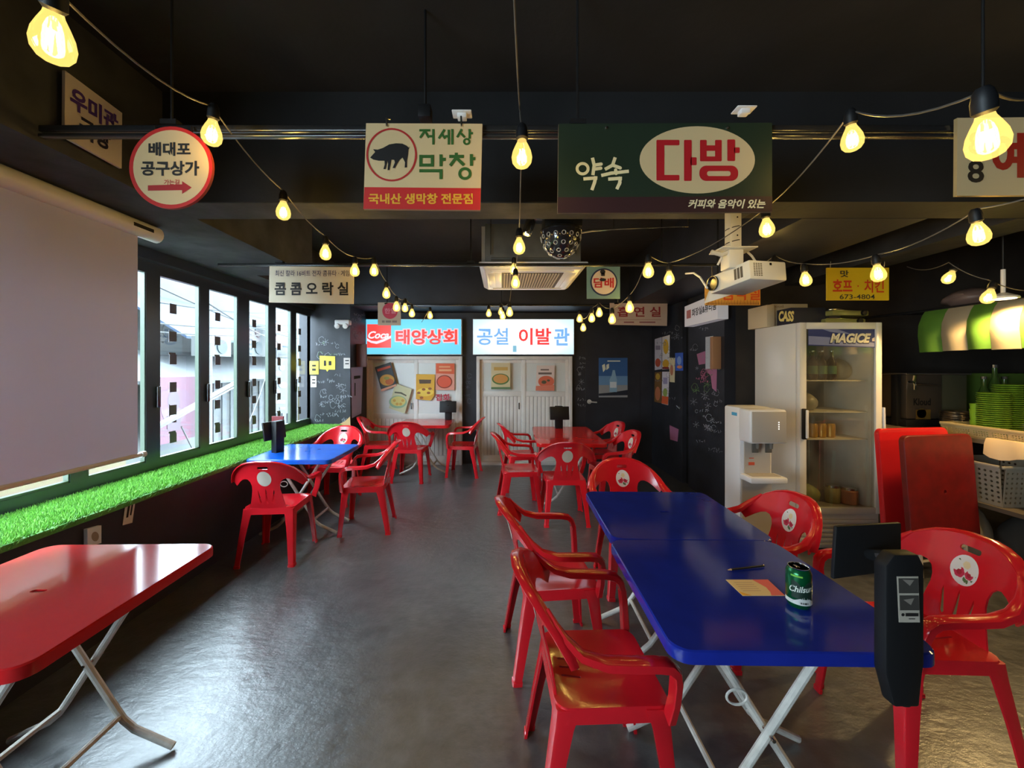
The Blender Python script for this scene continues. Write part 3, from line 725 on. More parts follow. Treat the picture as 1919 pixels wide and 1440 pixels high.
def storefront(x0, x1, y1, panes, midx, label, slat_top, name='sliding_door'):
    d = 6.2; sf = Surf('front', d); top = 668
    p0, p1 = sf.pt(x0, y1), sf.pt(x1, top); z0, z1 = 0.0, p1.z
    r = thing(name, label, 'door', ((p0.x + p1.x) / 2, d, 0))
    fw = .05
    MB().bx(p0.x, p0.x + fw, d - .03, YB, 0, z1).bx(p1.x - fw, p1.x, d - .03, YB, 0, z1).bx(p0.x + fw, p1.x - fw, d - .03, YB, z1 - fw, z1).bx(p0.x + fw, p1.x - fw, d - .03, YB, 0, .05).build('door_frame', M['cream'], r, bevel=.004)
    xm = sf.pt(midx, 700).x; zm = sf.pt(0, slat_top).z
    for i, (xa, xb) in enumerate(((p0.x + fw, xm + .02), (xm - .02, p1.x - fw))):
        y = d + .005 + .028 * (1 - i); w = .055
        lf = MB().bx(xa, xa + w, y, y + .026, .05, z1 - fw).bx(xb - w, xb, y, y + .026, .05, z1 - fw).bx(xa + w, xb - w, y, y + .026, z1 - fw - w, z1 - fw).bx(xa + w, xb - w, y, y + .026, zm - .03, zm + .05).bx(xa + w, xb - w, y, y + .026, .05, .14).build('door_leaf', M['cream'], r, bevel=.003)
        MB().bx(xa + w, xb - w, y + .012, y + .016, zm + .05, z1 - fw - w).build('glass_pane', M['frosted'], lf, smooth=0)
        n = int((xb - xa - 2 * w) / .058); ww = (xb - xa - 2 * w) / n
        for k in range(n):
            MB().bx(xa + w + k * ww + .003, xa + w + (k + 1) * ww - .003, y + .008, y + .02, .14, zm - .03).build('slat', M['cream'], lf, bevel=.002)
        MB().bx(xa + w, xb - w, y + .018, y + .022, .14, zm - .03).build('slat_backing', pr(120, 110, 105), lf, smooth=0)
    MB().bx(xm - .075, xm - .06, d - .0, d + .012, .86, .96).build('handle', M['blackmetal'], r)
    return r
sd1 = storefront(685, 866, 868, 2, 779, 'cream sliding door with four food posters under the cyan sign', 782)
sd2 = storefront(893, 1072, 874, 2, 981, 'cream sliding door with two posters under the white sign', 740)

# posters (flat prints taped to the door glass)
sp = Surf('front', 6.17)
def poster(outline, base, label, layers, sf=sp, name='poster', t=.002):
    o = board(name, sf, outline, base, label, 'poster', t)
    for i, (nm, m, polys) in enumerate(layers): layer(o, sf, nm, m, .0015 + .0015 * i, polys=polys)
    return o
g = z2(640, 640, 7.66)
def Z(ps): return [g(p) for p in ps]
poster(Z([(478, 372), (705, 298), (795, 640), (575, 722)]), pr(60, 68, 72), 'tilted dark poster of a stew bowl on the first door',
       [('title', pr(200, 85, 60), [Z([(510, 400), (700, 345), (706, 378), (520, 435)])]), ('bowl_rim', pr(90, 80, 60), [Z(circ(655, 560, 112, 90))]), ('food_print', pr(205, 150, 60), [Z(circ(655, 555, 104, 80))]),
        ('broth', pr(190, 100, 45), [Z(circ(690, 580, 60, 45))]), ('herbs', pr(150, 150, 70), [Z(circ(650, 530, 40, 22))]), ('foot_band', pr(215, 160, 130), [Z([(566, 690), (780, 615), (795, 640), (575, 722)])])])
poster(Z([(770, 600), (1010, 690), (905, 1035), (680, 960)]), pr(205, 205, 165), 'tilted pale poster of a dumpling bowl on the first door',
       [('bowl', pr(150, 185, 150), [Z(circ(810, 870, 128, 92))]), ('food_print', pr(215, 205, 120), [Z(circ(815, 860, 105, 70))]), ('food_print', pr(205, 165, 80), [Z(circ(x, y, 22, 20)) for x, y in ((760, 850), (850, 900), (880, 850), (800, 900))]),
        ('title', pr(90, 90, 70), [Z([(765, 722), (860, 730), (935, 772), (930, 790), (850, 752), (762, 742)])])])
poster(Z([(1072, 470), (1340, 475), (1330, 780), (1280, 850), (1066, 830)]), pr(215, 165, 50), 'yellow noodle poster with a brown name plate on the first door',
       [('name_plate', pr(90, 70, 50), [Z([(1112, 548), (1288, 552), (1280, 605), (1120, 608)])]), ('food_print', pr(230, 200, 80), [Z(circ(1200, 730, 120, 60))]), ('food_print', pr(150, 90, 45), [Z(circ(x, y, 26, 18)) for x, y in ((1110, 740), (1180, 690), (1250, 740), (1270, 680), (1150, 810))])])
poster(Z([(1350, 315), (1625, 318), (1620, 700), (1350, 700)]), pr(225, 155, 135), 'red orange soup poster with a round bowl on the first door',
       [('title_block', pr(220, 95, 55), [Z([(1358, 318), (1620, 320), (1620, 470), (1358, 460)])]), ('title', pr(235, 165, 120), [Z([(1400, 355), (1560, 355), (1560, 378), (1400, 378)]), Z([(1400, 400), (1580, 400), (1580, 430), (1400, 430)])]),
        ('bowl_rim', pr(140, 60, 40), [Z(circ(1478, 580, 112, 95, 32))]), ('soup', pr(222, 90, 60), [Z(circ(1478, 580, 98, 82, 32))])])
layer(sd1, Surf('front', 6.17), 'lettering', pr(185, 50, 70), .001, text=[('잡화', *g((1350, 755)), *g((1560, 855)), .03)])
g = z2(860, 480, 4.8)
poster(Z([(290, 962), (462, 962), (462, 1200), (290, 1200)]), pr(215, 200, 160), 'cream soup poster with green oval, second door left pane',
       [('title', pr(205, 165, 90), [Z(rect(315, 1000, 440, 1030))]), ('oval', pr(90, 125, 70), [Z(circ(375, 1108, 78, 50))]), ('food_print', pr(215, 150, 80), [Z(circ(375, 1105, 66, 40))]), ('foot_band', pr(95, 130, 90), [Z(rect(290, 1180, 462, 1198))])])
poster(Z([(700, 985), (862, 985), (858, 1215), (690, 1212)]), pr(225, 205, 195), 'pale poster with a red cooking pot, second door right pane',
       [('title', pr(110, 90, 80), [Z(rect(735, 1018, 810, 1030)), Z(rect(715, 1048, 835, 1066))]), ('pot', pr(215, 105, 75), [Z(circ(785, 1130, 72, 52))]), ('food_print', pr(90, 85, 60), [Z(circ(765, 1135, 22, 16)), Z(circ(805, 1120, 14, 10))]), ('foot_band', pr(220, 125, 100), [Z([(692, 1170), (858, 1160), (858, 1213), (690, 1212)])])])

# black door in the back wall
sw = Surf('front', YB)
p0, p1 = sw.pt(1097, 900), sw.pt(1199, 606)
dr = struct('door_1', MB().bx(p0.x, p1.x, YB - .012, YB, 0, p1.z), M['wall'], 'black painted door beside the second storefront')
MB().lathe([(.0, 0), (.035, 0), (.035, .012), (.012, .016), (.012, .05), (0, .05)], 16, sw.pt(1104, 753, .012), M=Matrix.Rotation(pi / 2, 3, 'X')).tube([sw.pt(1104, 753, .06), sw.pt(1117, 754, .06)], .011, 8).build('door_handle', mat('satin_nickel', (.62, .60, .56), .4, .3), dr)
poster(rect(1122, 671, 1176, 745), pr(50, 95, 150), 'blue bottle poster on the black door', [('sand', pr(150, 150, 150), [rect(1122, 718, 1176, 745)]), ('sea', pr(105, 145, 185), [rect(1122, 705, 1176, 722)]), ('rock', pr(25, 30, 45), [[(1122, 738), (1145, 736), (1176, 731), (1176, 741), (1122, 742)]]),
    ('bottle', pr(140, 175, 200), [[(1148, 694), (1152, 694), (1154, 704), (1156, 712), (1156, 735), (1142, 735), (1142, 712), (1146, 704)]]), ('bottle_label', pr(215, 220, 225), [rect(1143, 716, 1155, 727)]), ('title', pr(235, 235, 210), [[(1128, 685), (1133, 682), (1135, 692), (1130, 698)], [(1136, 684), (1141, 682), (1141, 690), (1136, 694)], rect(1138, 676, 1162, 678)])], Surf('front', YB - .016))
o = layer(wb, sw, 'pink_chalk_patch', pr(130, 50, 60), .002, poly=circ(1187, 699, 8, 11)) 

# ------------------------------------------------------------------ chalk scribbles (marks on walls)
def scribble(parent, sf, x0, y0, x1, y1, n, seed, m=None, size=8, w=.7, k=.003):
    rnd = random.Random(seed); lines = []
    for _ in range(n):
        cx, cy = rnd.uniform(x0 + size, max(x0 + size, x1 - size)), rnd.uniform(y0 + size, max(y0 + size, y1 - size)); s_ = rnd.uniform(.35, 1) * size; t = rnd.random()
        if t < .35: lines.append([(cx + s_ * cos(a) * .8, cy + s_ * sin(a)) for a in [i * .55 + rnd.random() for i in range(11)]])
        elif t < .5: lines += [[(cx + s_ * cos(a), cy + s_ * sin(a)), (cx - s_ * cos(a), cy - s_ * sin(a))] for a in (0.3, 1.4, 2.4)]
        else:
            x = cx - s_ * 1.3
            for _j in range(rnd.randint(2, 5)):
                lines.append([(x + rnd.uniform(0, 4), cy + rnd.uniform(-3, 3)) for _k in range(4)]); x += 4.5
    mb = MB(); stroke_layer(mb, sf, lines, w, k)
    mb.build('chalk_drawing', m or M['chalk'], parent, smooth=0, kind='stuff')
spf = Surf('front', 5.5)
spfn = Surf('front', 5.494); spsn = Surf('side', -2.074)
scribble(pillar, spf, 584, 625, 654, 680, 9, 1)
scribble(pillar, spf, 584, 705, 654, 800, 20, 2, w=.6)
scribble(pillar, spf, 605, 735, 652, 775, 7, 4, w=.8)
scribble(pillar, spf, 585, 690, 654, 850, 12, 3, w=.5)
scribble(pillar, spf, 590, 622, 632, 690, 5, 8, m=pr(70, 100, 60), size=6)
sps = Surf('side', -2.08)
scribble(pillar, sps, 658, 580, 678, 650, 10, 5, size=5, w=.6)
scribble(pillar, sps, 658, 785, 678, 870, 16, 6, size=5, w=.6)
spw = Surf('side', XP)
scribble(wp, spw, 1292, 590, 1354, 860, 26, 11, w=.55)
scribble(wp, spw, 1312, 760, 1352, 820, 9, 13, w=.7)
scribble(wp, spw, 1228, 600, 1279, 760, 18, 12, size=6, w=.5)
scribble(wp, spw, 1292, 690, 1340, 745, 6, 15, m=pr(90, 120, 70), size=8)
scribble(wp, spw, 1305, 685, 1335, 725, 8, 16, m=pr(175, 95, 125), size=8)
layer(wp, spw, 'pink_chalk_patch', pr(170, 105, 140), .002, polys=[[(1306, 664), (1322, 658), (1322, 682), (1310, 684)], [(1322, 692), (1344, 688), (1343, 735), (1335, 728), (1332, 705)], [(1255, 797), (1272, 805), (1270, 828), (1256, 824)]])
scribble(wb, sw, 1110, 625, 1215, 670, 9, 21, size=7, w=.6)
scribble(wb, sw, 1077, 660, 1096, 780, 12, 22, size=6, w=.6)
scribble(wb, sw, 868, 690, 885, 760, 6, 23, size=5, w=.6, m=pr(80, 80, 95))

# notes and posters on pillar
def note(name, sf, outline, m, label, cat='note', marks=None, t=.004):
    o = board(name, sf, outline, m, label, cat, t)
    if marks: layer(o, sf, 'print', M['black'], .003, polys=marks)
    return o
note('paper_note', spfn, rect(580, 677, 597, 702), pr(225, 200, 70), 'small yellow note on the pillar beside the window', marks=[rect(585, 684, 592, 687), rect(585, 691, 592, 695)])
note('paper_note', spfn, [(599, 667), (628, 668), (628, 693), (616, 693), (613, 697), (611, 693), (599, 692)], pr(228, 205, 70), 'yellow speech bubble sheet on the pillar', marks=[rect(607, 676, 611, 686), rect(616, 677, 621, 685)])
note('paper_note', spfn, rect(582, 705, 593, 726), pr(205, 195, 180), 'narrow cream note below the yellow note', marks=[rect(585, 711, 591, 713), rect(585, 717, 591, 719)])
note('paper_note', spfn, rect(644, 671, 656, 691), pr(190, 180, 175), 'small grey note at the pillar edge', marks=[rect(647, 675, 654, 677), rect(647, 681, 654, 683)])
note('paper_poster', spsn, [(658, 689), (680, 688), (677, 775), (660, 784)], pr(165, 160, 195), 'lavender paper poster on the pillar side', 'poster', marks=[[(663, 705), (675, 704), (675, 709), (663, 711)], rect(664, 718, 666, 742)])
note('paper_flap', spfn, [(634, 796), (646, 790), (656, 781), (657, 806), (640, 804)], pr(200, 165, 115), 'torn kraft paper hanging on the pillar corner', 'paper')
q0, q1 = P(663, 688, 5.75), P(687, 645, 5.75)
o = MB().bx(-2.08, q1.x, 5.73, 5.77, q0.z, q1.z).build('projecting_sign', pr(110, 72, 66), bevel=.004); tag(o, 'brown board sticking out from the pillar side', 'sign')
el = thing('emergency_light', 'white twin lamp emergency light on the pillar', 'lamp', P(643, 615, 5.42))
q = P(643, 605, 5.44)
MB().box(q, (.2, .1, .07)).build('housing', M['white'], el, bevel=.015)
for sx in (-.05, .06):
    MB().lathe([(0, 0), (.03, 0), (.035, .04), (.0, .05)], 12, q + Vector((sx, -.05, -.045)), M=Matrix.Rotation(pi / 2 + .3, 3, 'X')).build('lamp_head', M['white'], el)

# posters on partition
def wposter(o_, base, label, ls): poster(o_, base, label, ls, Surf('side', XP - .003))
wposter([(1227, 636), (1240, 632), (1240, 692), (1227, 694)], pr(205, 200, 215), 'white menu poster with a red bowl, top outer of four', [('food_print', pr(190, 85, 60), [circ(1233, 680, 5, 8)]), ('title', pr(150, 140, 165), [rect(1229, 648, 1238, 656)])])
wposter([(1241, 632), (1255, 628), (1254, 692), (1241, 693)], pr(225, 220, 220), 'white menu poster with yellow fries, top inner of four', [('badge', pr(225, 180, 60), [circ(1248, 650, 5, 14)]), ('food_print', pr(215, 165, 50), [circ(1248, 682, 6, 8)]), ('foot_band', pr(140, 45, 40), [rect(1242, 688, 1254, 692)])])
wposter([(1227, 698), (1240, 697), (1239, 756), (1226, 753)], pr(120, 85, 45), 'brown menu poster of sausages, bottom outer of four', [('food_print', pr(200, 160, 60), [circ(1233, 706, 4, 6)]), ('food_print', pr(190, 115, 80), [circ(1233, 738, 5, 13)])])
wposter([(1241, 697), (1254, 697), (1252, 760), (1240, 757)], pr(220, 212, 220), 'white menu poster with red foot, bottom inner of four', [('title', pr(160, 150, 185), [rect(1243, 708, 1251, 720)]), ('foot_band', pr(215, 95, 50), [[(1241, 742), (1253, 744), (1252, 759), (1240, 756)]]), ('food_print', pr(150, 170, 90), [circ(1247, 736, 4, 8)])])
wposter([(1254, 671), (1265, 671), (1264, 717), (1255, 716)], pr(220, 205, 165), 'narrow cream poster beside the four menu posters', [('food_print', pr(190, 120, 90), [circ(1259, 694, 3, 10)])])
wposter([(1265, 662), (1280, 661), (1280, 695), (1266, 695)], pr(60, 100, 200), 'small blue poster by the dark doorway', [('food_print', pr(130, 160, 215), [circ(1273, 676, 4, 8)]), ('food_print', pr(210, 140, 100), [circ(1274, 688, 5, 3)])])
# chalkboard-side board with foil
q0, q1 = P(1337, 692, 4.30), P(1358, 631, 4.30)
o = MB().bx(2.27, 2.36, 4.30, 4.36, q0.z, q1.z).build('projecting_sign', pr(165, 120, 85), bevel=.003); tag(o, 'tan cardboard panel sticking out at the partition corner', 'sign')
note('foil_sheet', Surf('side', XP - .008), [(1322, 632), (1336, 630), (1336, 691), (1322, 692)], mat('crinkled_foil', (.75, .77, .8), .3, .6, bump=(60, .9)), 'silver crinkled foil sheet on the chalkboard partition', 'sheet')
# restroom lightbox
XL = XP - .12
sfl = Surf('side', XL)
outl = [(1283, 575), (1345, 549), (1345, 598), (1283, 613)]
o = board('lightbox_sign', sfl, outl, mat('lit_white_panel', (.7, .68, .7), .4, emit=.12, ecol=(1, .95, 1)), 'white lightbox sign above the partition doorway', 'sign', .11)
layer(o, sfl, 'lettering', pr(30, 28, 30), .002, text=[('화장실&뷰티룸', 0, 0, 0, 0, .02, 0, 0, [(1297, 580), (1343, 563), (1343, 580), (1297, 594)])])
layer(o, sfl, 'icon', pr(205, 130, 130), .002, polys=[[(1287, 583), (1295, 580), (1295, 596), (1287, 598)]])
MB().lathe([(0, 0), (.03, 0), (.03, .012), (.012, .016), (.012, .05), (0, .05)], 14, (XP, yd1 + .06, sfl.pt(1289, 774).z), M=Matrix.Rotation(-pi / 2, 3, 'Y')).tube([(XP - .05, yd1 + .06, 1.0), (XP - .055, yd1 - .05, .97)], .009, 8).build('door_handle', M['chrome'], wp)

# ------------------------------------------------------------------ chairs
def make_chair():
    r = thing('plastic_armchair', 'red moulded plastic armchair', 'chair')
    # seat
    def seat_fn(x, y):
        d = max(0, 1 - (x / .20) ** 2) * max(0, 1 - ((y - .01) / .20) ** 2)
        return Vector((x, y, .425 - .020 * d - (.9 * max(0, y - .17)) ** 2 * 3))
    ol = rrect(-.205, .205, -.20, .215, .05, 5)
    sl_ = [rrect(x - .005, x + .005, -.155, -.075, .0049, 3) for x in (-.045, 0, .045)]
    mb = plate(MB(), ol, sl_, seat_fn, .007, .04)
    n = len(ol); up = [seat_fn(*p) for p in ol]
    dn = [Vector((p.x * 1.03, p.y * 1.03, p.z - .045)) for p in up]; inn = [Vector((p.x * .985, p.y * .985, p.z)) for p in dn]; ini = [Vector((p.x * .97, p.y * .97, p.z - .003)) for p in up]
    mb.loft([up, dn, inn, ini], caps=False)
    mb.build('seat', M['red'], r, local=True)
    # backrest
    def back_fn(x, z):
        return Vector((x, -.190 - .27 * (z - .40) - .05 * max(0, z - .66) + 1.15 * x * x * min(1, max(0, (z - .40) / .15)), z))
    half = [(.150, .402), (.140, .45), (.124, .52), (.112, .575), (.112, .61), (.122, .640), (.140, .657), (.165, .662), (.195, .652), (.225, .632), (.25, .610), (.268, .594),
            (.300, .622), (.293, .652), (.270, .692), (.238, .726), (.196, .757), (.148, .781), (.096, .795), (.045, .801)]
    ol = half + [(-x, z) for x, z in half[::-1]]
    def drop(cx, z0, z1, w0, w1, tilt):
        return [(cx + tilt * 0 - w0, z0 + .012), (cx, z0), (cx + w0, z0 + .012), (cx + tilt + w1, z1 - .02), (cx + tilt, z1), (cx + tilt - w1, z1 - .02)]
    holes = [rrect(-.042, .042, .742, .764, .0105, 4), drop(0, .455, .590, .010, .004, 0), drop(-.05, .465, .580, .009, .004, -.012), drop(.05, .465, .580, .009, .004, .012)]
    mb = plate(MB(), ol, holes, back_fn, .007, .03)
    rim = half[12:] + [(-x, z) for x, z in half[12:][::-1]]
    secs = []
    for i, (x, z) in enumerate(rim):
        p = back_fn(x, z); a_ = rim[max(0, i - 1)]; b_ = rim[min(len(rim) - 1, i + 1)]
        t = (back_fn(*b_) - back_fn(*a_)).normalized(); nb = Vector((0, -1, -.25)).normalized(); o_ = t.cross(nb).normalized()
        if o_.dot(Vector((x, 0, z - .5))) < 0: o_ = -o_
        k_ = min(1, .55 + 2.2 * max(0, z - .62))
        secs.append([p + o_ * .002 + Vector((0, .004, 0)), p + o_ * .012 * k_ + nb * .006, p + o_ * .020 * k_ + nb * .022 * k_, p + o_ * .021 * k_ + nb * .046 * k_, p + o_ * .014 * k_ + nb * .047 * k_, p + o_ * .011 * k_ + nb * .022 * k_, p - o_ * .004 + nb * .004])
    mb.loft(secs)
    mb.build('backrest', M['red'], r, local=True)
    # armrests: flat band sweeping from the arch, bending down to the seat corner
    for sx in (1, -1):
        b0 = back_fn(.262, .668)
        path = [(back_fn(.215, .748), .008, .006), (back_fn(.244, .716), .014, .009), (back_fn(.266, .684) + Vector((0, .008, 0)), .020, .011), (Vector((.281, b0.y + .055, .646)), .026, .013), (Vector((.287, -.05, .625)), .030, .014), (Vector((.288, .04, .621)), .031, .014), (Vector((.286, .12, .618)), .031, .014),
                (Vector((.282, .165, .611)), .030, .015), (Vector((.277, .190, .590)), .028, .016), (Vector((.270, .200, .555)), .026, .016), (Vector((.252, .202, .48)), .024, .016), (Vector((.226, .198, .405)), .024, .017)]
        secs = []
        for i, (p, w, h) in enumerate(path):
            t = (path[min(i + 1, len(path) - 1)][0] - path[max(i - 1, 0)][0]).normalized()
            sd = Vector((1, 0, 0)); sd = (sd - t * sd.dot(t)).normalized(); u_ = sd.cross(t)
            if u_.z < 0 and abs(u_.z) > .3: u_ = -u_
            q = []
            for a, bb in ((-1, -.8), (-.85, .6), (-.5, 1), (.5, 1), (.85, .6), (1, -.8), (.85, -1), (-.85, -1)):
                v = p + sd * a * w + u_ * bb * h
                q.append(Vector((v.x * sx, v.y, v.z)))
            secs.append(q)
        mb = MB().loft(secs)
        mb.build('armrest', M['red'], r, local=True)
    # legs: tapering angle sections
    for sx in (1, -1):
        for top, bot, sy in (((.212, .205), (.246, .240), 1), ((.206, -.200), (.240, -.275), -1)):
            secs = []
            for f, z, wd in ((0, .42, .085), (.12, .36, .068), (.5, .21, .054), (.95, .02, .044), (.96, .018, .048), (1, 0, .048)):
                ox = top[0] + (bot[0] - top[0]) * f; oy = top[1] + (bot[1] - top[1]) * f; t = .010 if z < .4 else .012
                e = .003 if f >= .96 else 0
                sec = [(e - .012, e), (e - .004, e - .003), (e, e - .012), (e, -wd), (-t, -wd), (-t, -t), (-wd, -t), (-wd, e)]
                secs.append([Vector((sx * (ox + a), sy * (abs(oy) + b), z)) for a, b in sec])
            MB().loft(secs).build('leg', M['red'], r, local=True)
    # round sticker with roses
    mb = MB()
    def on(x, z, k):
        q = back_fn(x, z); e = .001; nr = (back_fn(x + e, z) - q).cross(back_fn(x, z + e) - q).normalized()
        return q - nr * k if nr.y < 0 else q + nr * k
    def disc(cx, cz, rx, rz, k, mi, n=20):
        c = on(cx, cz, k); mb.add([c] + [on(cx + rx * cos(2 * pi * i / n), cz + rz * sin(2 * pi * i / n), k) for i in range(n)], [(0, i + 1, (i + 1) % n + 1) for i in range(n)], mi)
    disc(0, .668, .056, .060, .0048, 0, 28); disc(0, .668, .056, .060, -.0048, 4, 28)
    rnd = random.Random(9)
    for cx, cz, rr, mi in ((-.022, .655, .016, 1), (.018, .655, .020, 1), (-.004, .690, .014, 3), (.018, .655, .010, 2), (-.022, .655, .008, 2)):
        for i in range(6):
            a = i * 1.05; disc(cx + rr * .5 * cos(a), cz + rr * .5 * sin(a), rr * .62, rr * .62, .0052 + .0002 * mi, mi, 9)
    for i in range(14):
        a = rnd.uniform(0, 6.28); q = rnd.uniform(.028, .046)
        disc(q * cos(a), .665 + q * sin(a), .005, .009, .0051, 5, 7)
    mb.build('rose_sticker', [pr(222, 216, 210), pr(200, 40, 75), pr(165, 18, 45), pr(225, 205, 160), pr(190, 180, 165), pr(80, 110, 60)], r, local=True, smooth=0, label='white round sticker with red roses')
    return r
chair0 = make_chair()
for ch_ in chair0.children:          # these chairs are a little smaller in plan than drawn
    for v_ in ch_.data.vertices: v_.co.y *= .89; v_.co.x *= .91
used = [False]
def chair(x, y, face, label):
    """face: degrees, direction the sitter looks; 0 = away from the camera, 90 = to the left"""
    c = copy_tree(chair0) if used[0] else chair0
    used[0] = True
    c.location = (x, y, 0); c.rotation_euler = (0, 0, radians(face)); tag(c, label, 'chair', 'red plastic armchairs')
    return c
chair(-1.80, 3.24, 4, 'red armchair with its back to us at the window table')
chair(-1.27, 3.78, 97, 'red armchair on the aisle side of the window table')
chair(-1.88, 4.50, 178, 'red armchair facing us behind the window table, by the pillar')
chair(-1.22, 5.42, -4, 'red armchair with its back to us at the table under the cyan sign')
chair(-1.74, 5.72, -84, 'red armchair half hidden by the pillar')
chair(-.54, 5.66, 84, 'red armchair between the two storefront doors')
chair(.25, 5.05, -80, 'red armchair on the far aisle side of the long red table')
chair(.19, 4.30, -86, 'red armchair on the near aisle side of the long red table')
chair(.62, 4.00, 0, 'red armchair with its back to us at the long red table')
chair(1.25, 5.12, 100, 'red armchair by the black wall, far end of the long red table')
chair(1.20, 4.40, 97, 'red armchair by the black wall, near end of the long red table')
chair(.91, 2.78, 180, 'red armchair facing us at the head of the far blue table')
chair(.275, 2.12, -84, 'red armchair on the aisle side of the far blue table')
chair(.345, 1.45, -88, 'nearest red armchair, aisle side of the near blue table')
chair(1.34, 2.18, 91, 'red armchair beside the far blue table, in front of the fridge')
chair(1.67, 1.65, 88, 'red armchair beside the near blue table, right of the tablet stand')

# ------------------------------------------------------------------ folding tables
def make_table(name, w, l, topm, label, x, y, rz=0, legz=.69, group=None):
    r = thing(name, label, 'table', (x, y, 0), rz, group)
    ol = rrect(-w / 2, w / 2, -l / 2, l / 2, .055, 6)
    hole = rrect(-.026, .026, -.009, .009, .0085, 4)
    mb = plate(MB(), ol, [hole], lambda u, v: Vector((u, v, .716)), .008, .12)
    up = [Vector((p[0], p[1], .719)) for p in ol]
    def ring(k, z): return [Vector((p[0] * (1 + k / w * 2), p[1] * (1 + k / l * 2), z)) for p in ol]
    mb.loft([ring(0, .720), ring(.004, .716), ring(.005, .708), ring(.005, .682), ring(.001, .680), ring(-.004, .684), ring(-.006, .714)], caps=False)
    mb.build('tabletop', topm, r, local=True, smooth=.5)
    yl = l / 2 - .17
    for s in (1, -1):
        for i, sy in enumerate((1, -1)):
            y0 = sy * (yl - (.035 if s > 0 else 0))
            pts = [(-s * .215, y0, .680), (-s * .12, y0, .53), (0, y0, .34), (s * .112, y0, .165), (s * .142, y0, .122), (s * .185, y0, .085), (s * .25, y0, .055), (s * .335, y0, .016)]
            MB().tube(pts, .0135, 10).build('leg', M['whitepipe'], r, local=True)
        ya_ = yl - (.035 if s > 0 else 0)
        MB().tube([(s * .132, -ya_, .138), (s * .132, ya_, .138)], .0105, 8).build('crossbar', M['whitepipe'], r, local=True)
        MB().tube([(-s * .207, -ya_, .670), (-s * .207, ya_, .670)], .0105, 8).build('crossbar', M['whitepipe'], r, local=True)
    MB().tube([(-.17, -yl + .02, .65), (-.10, -yl + .03, .50), (-.04, -yl + .03, .40)], .008, 8).build('latch_bar', M['whitepipe'], r, local=True)
    c = Vector((-.11, -yl - .02, .47))
    MB().tube([c + Vector((.032 * cos(a), 0, .024 * sin(a))) for a in [i * pi / 9 for i in range(18)]], .004, 6, closed=True).build('latch_ring', M['whitepipe'], r, local=True)
    MB().tube([(0, -yl - .03, .34), (0, -yl + .05, .34)], .006, 8).tube([(0, yl - .05, .34), (0, yl + .03, .34)], .006, 8).build('pivot_bolt', M['steel'], r, local=True)
    return r
make_table('folding_table', .73, .74, M['redtop'], 'red folding table under the projection screen', -1.62, 1.40, radians(1))
make_table('folding_table', .73, .70, mat('window_lit_blue_top', (.006, .10, .55), .14, noise=(9, .85, 1.1)), 'blue folding table against the window sill, window light in its colour', -1.82, 3.75)  # same blue as the other tables, window light put into its colour
make_table('folding_table', .73, .70, M['redtop'], 'red folding table under the cyan sign', -1.09, 5.78)
make_table('folding_table', .72, 1.2, M['redtop'], 'long red table in front of the second storefront door', .75, 4.72, radians(-2))
make_table('folding_table', .73, .70, M['bluetop'], 'dark blue folding table pushed against the nearer one', .885, 2.17, radians(-1.5))
make_table('folding_table', .73, .71, M['bluetop'], 'near dark blue folding table with can, card and pencil', .850, 1.456, radians(-1))

# ------------------------------------------------------------------ tablet stands
def tablet_stand(x, y, label, rz=0, big=False, panel=(.0, .04), lift=.0):
    r = thing('tablet_stand', label, 'tablet', (x, y, .72), rz)
    MB().bx(-.05, .05, -.03, .03, -.02, .29).build('battery_box', M['black'], r, local=True, bevel=.01)
    px_, py_ = panel
    mb = MB().bx(-.125, .125, -.009, .009, -.085, .085)
    mb.xf(Matrix.Translation((px_, py_, .20)) @ Matrix.Rotation(radians(-8), 4, 'X'))
    mb.build('tablet_panel', M['black'], r, local=True, bevel=.006)
    MB().tube([(0, .02, .25), (px_ * .5, py_ * .6, .24), (px_, py_, .21)], .014, 8).build('arm', M['blackmetal'], r, local=True)
    return r
tablet_stand(-2.08, 3.72, 'black tablet stand on the blue window table', radians(75))
tablet_stand(-.80, 6.02, 'black tablet stand on the table under the cyan sign', 0, panel=(0, -.045))
tablet_stand(.74, 5.18, 'black tablet stand on the long red table', radians(4), panel=(0, -.045))
tablet_stand(-2.03, 1.50, 'black tablet stand edge at the left of the near red table', radians(85))
# near one clamps on the table corner
ts = thing('tablet_stand', 'big black tablet stand clamped to the near blue table corner', 'tablet', (1.06, 1.06, .72))
q0, q1 = P(1664, 1330, 1.04), P(1737, 1042, 1.04)
mb = MB(); o2 = []
for z_, k in ((q0.z, .75), (.70, .92), (.725, 1), (q1.z - .03, 1), (q1.z, .7)):
    cx = (q0.x + q1.x) / 2; hw = (q1.x - q0.x) / 2
    x0_, x1_ = (cx - hw * (1 if k >= .9 else .55), cx + hw * k)
    o2.append([Vector((x0_, 1.045, z_)), Vector((x1_, 1.045, z_)), Vector((x1_, 1.082, z_)), Vector((x0_, 1.082, z_))])
mb.loft(o2).build('battery_box', M['black'], ts, bevel=.006)
sft = Surf('front', 1.043)
sk = board('instruction_sticker', sft, [(1681, 1081), (1721, 1081), (1724, 1167), (1685, 1167)], pr(175, 165, 150), None, None, .001, parent=ts)
sk['label'] = 'white sticker with two photos'
for pl_ in ([(1683, 1084), (1720, 1084), (1721, 1112), (1684, 1112)], [(1685, 1116), (1721, 1116), (1722, 1144), (1686, 1144)]): layer(sk, sft, 'photo_print', pr(60, 56, 52), .001, poly=pl_)
layer(sk, sft, 'photo_print', pr(130, 122, 112), .0016, polys=[[(1690, 1086), (1712, 1087), (1704, 1098)], [(1692, 1124), (1712, 1121), (1706, 1134)]])
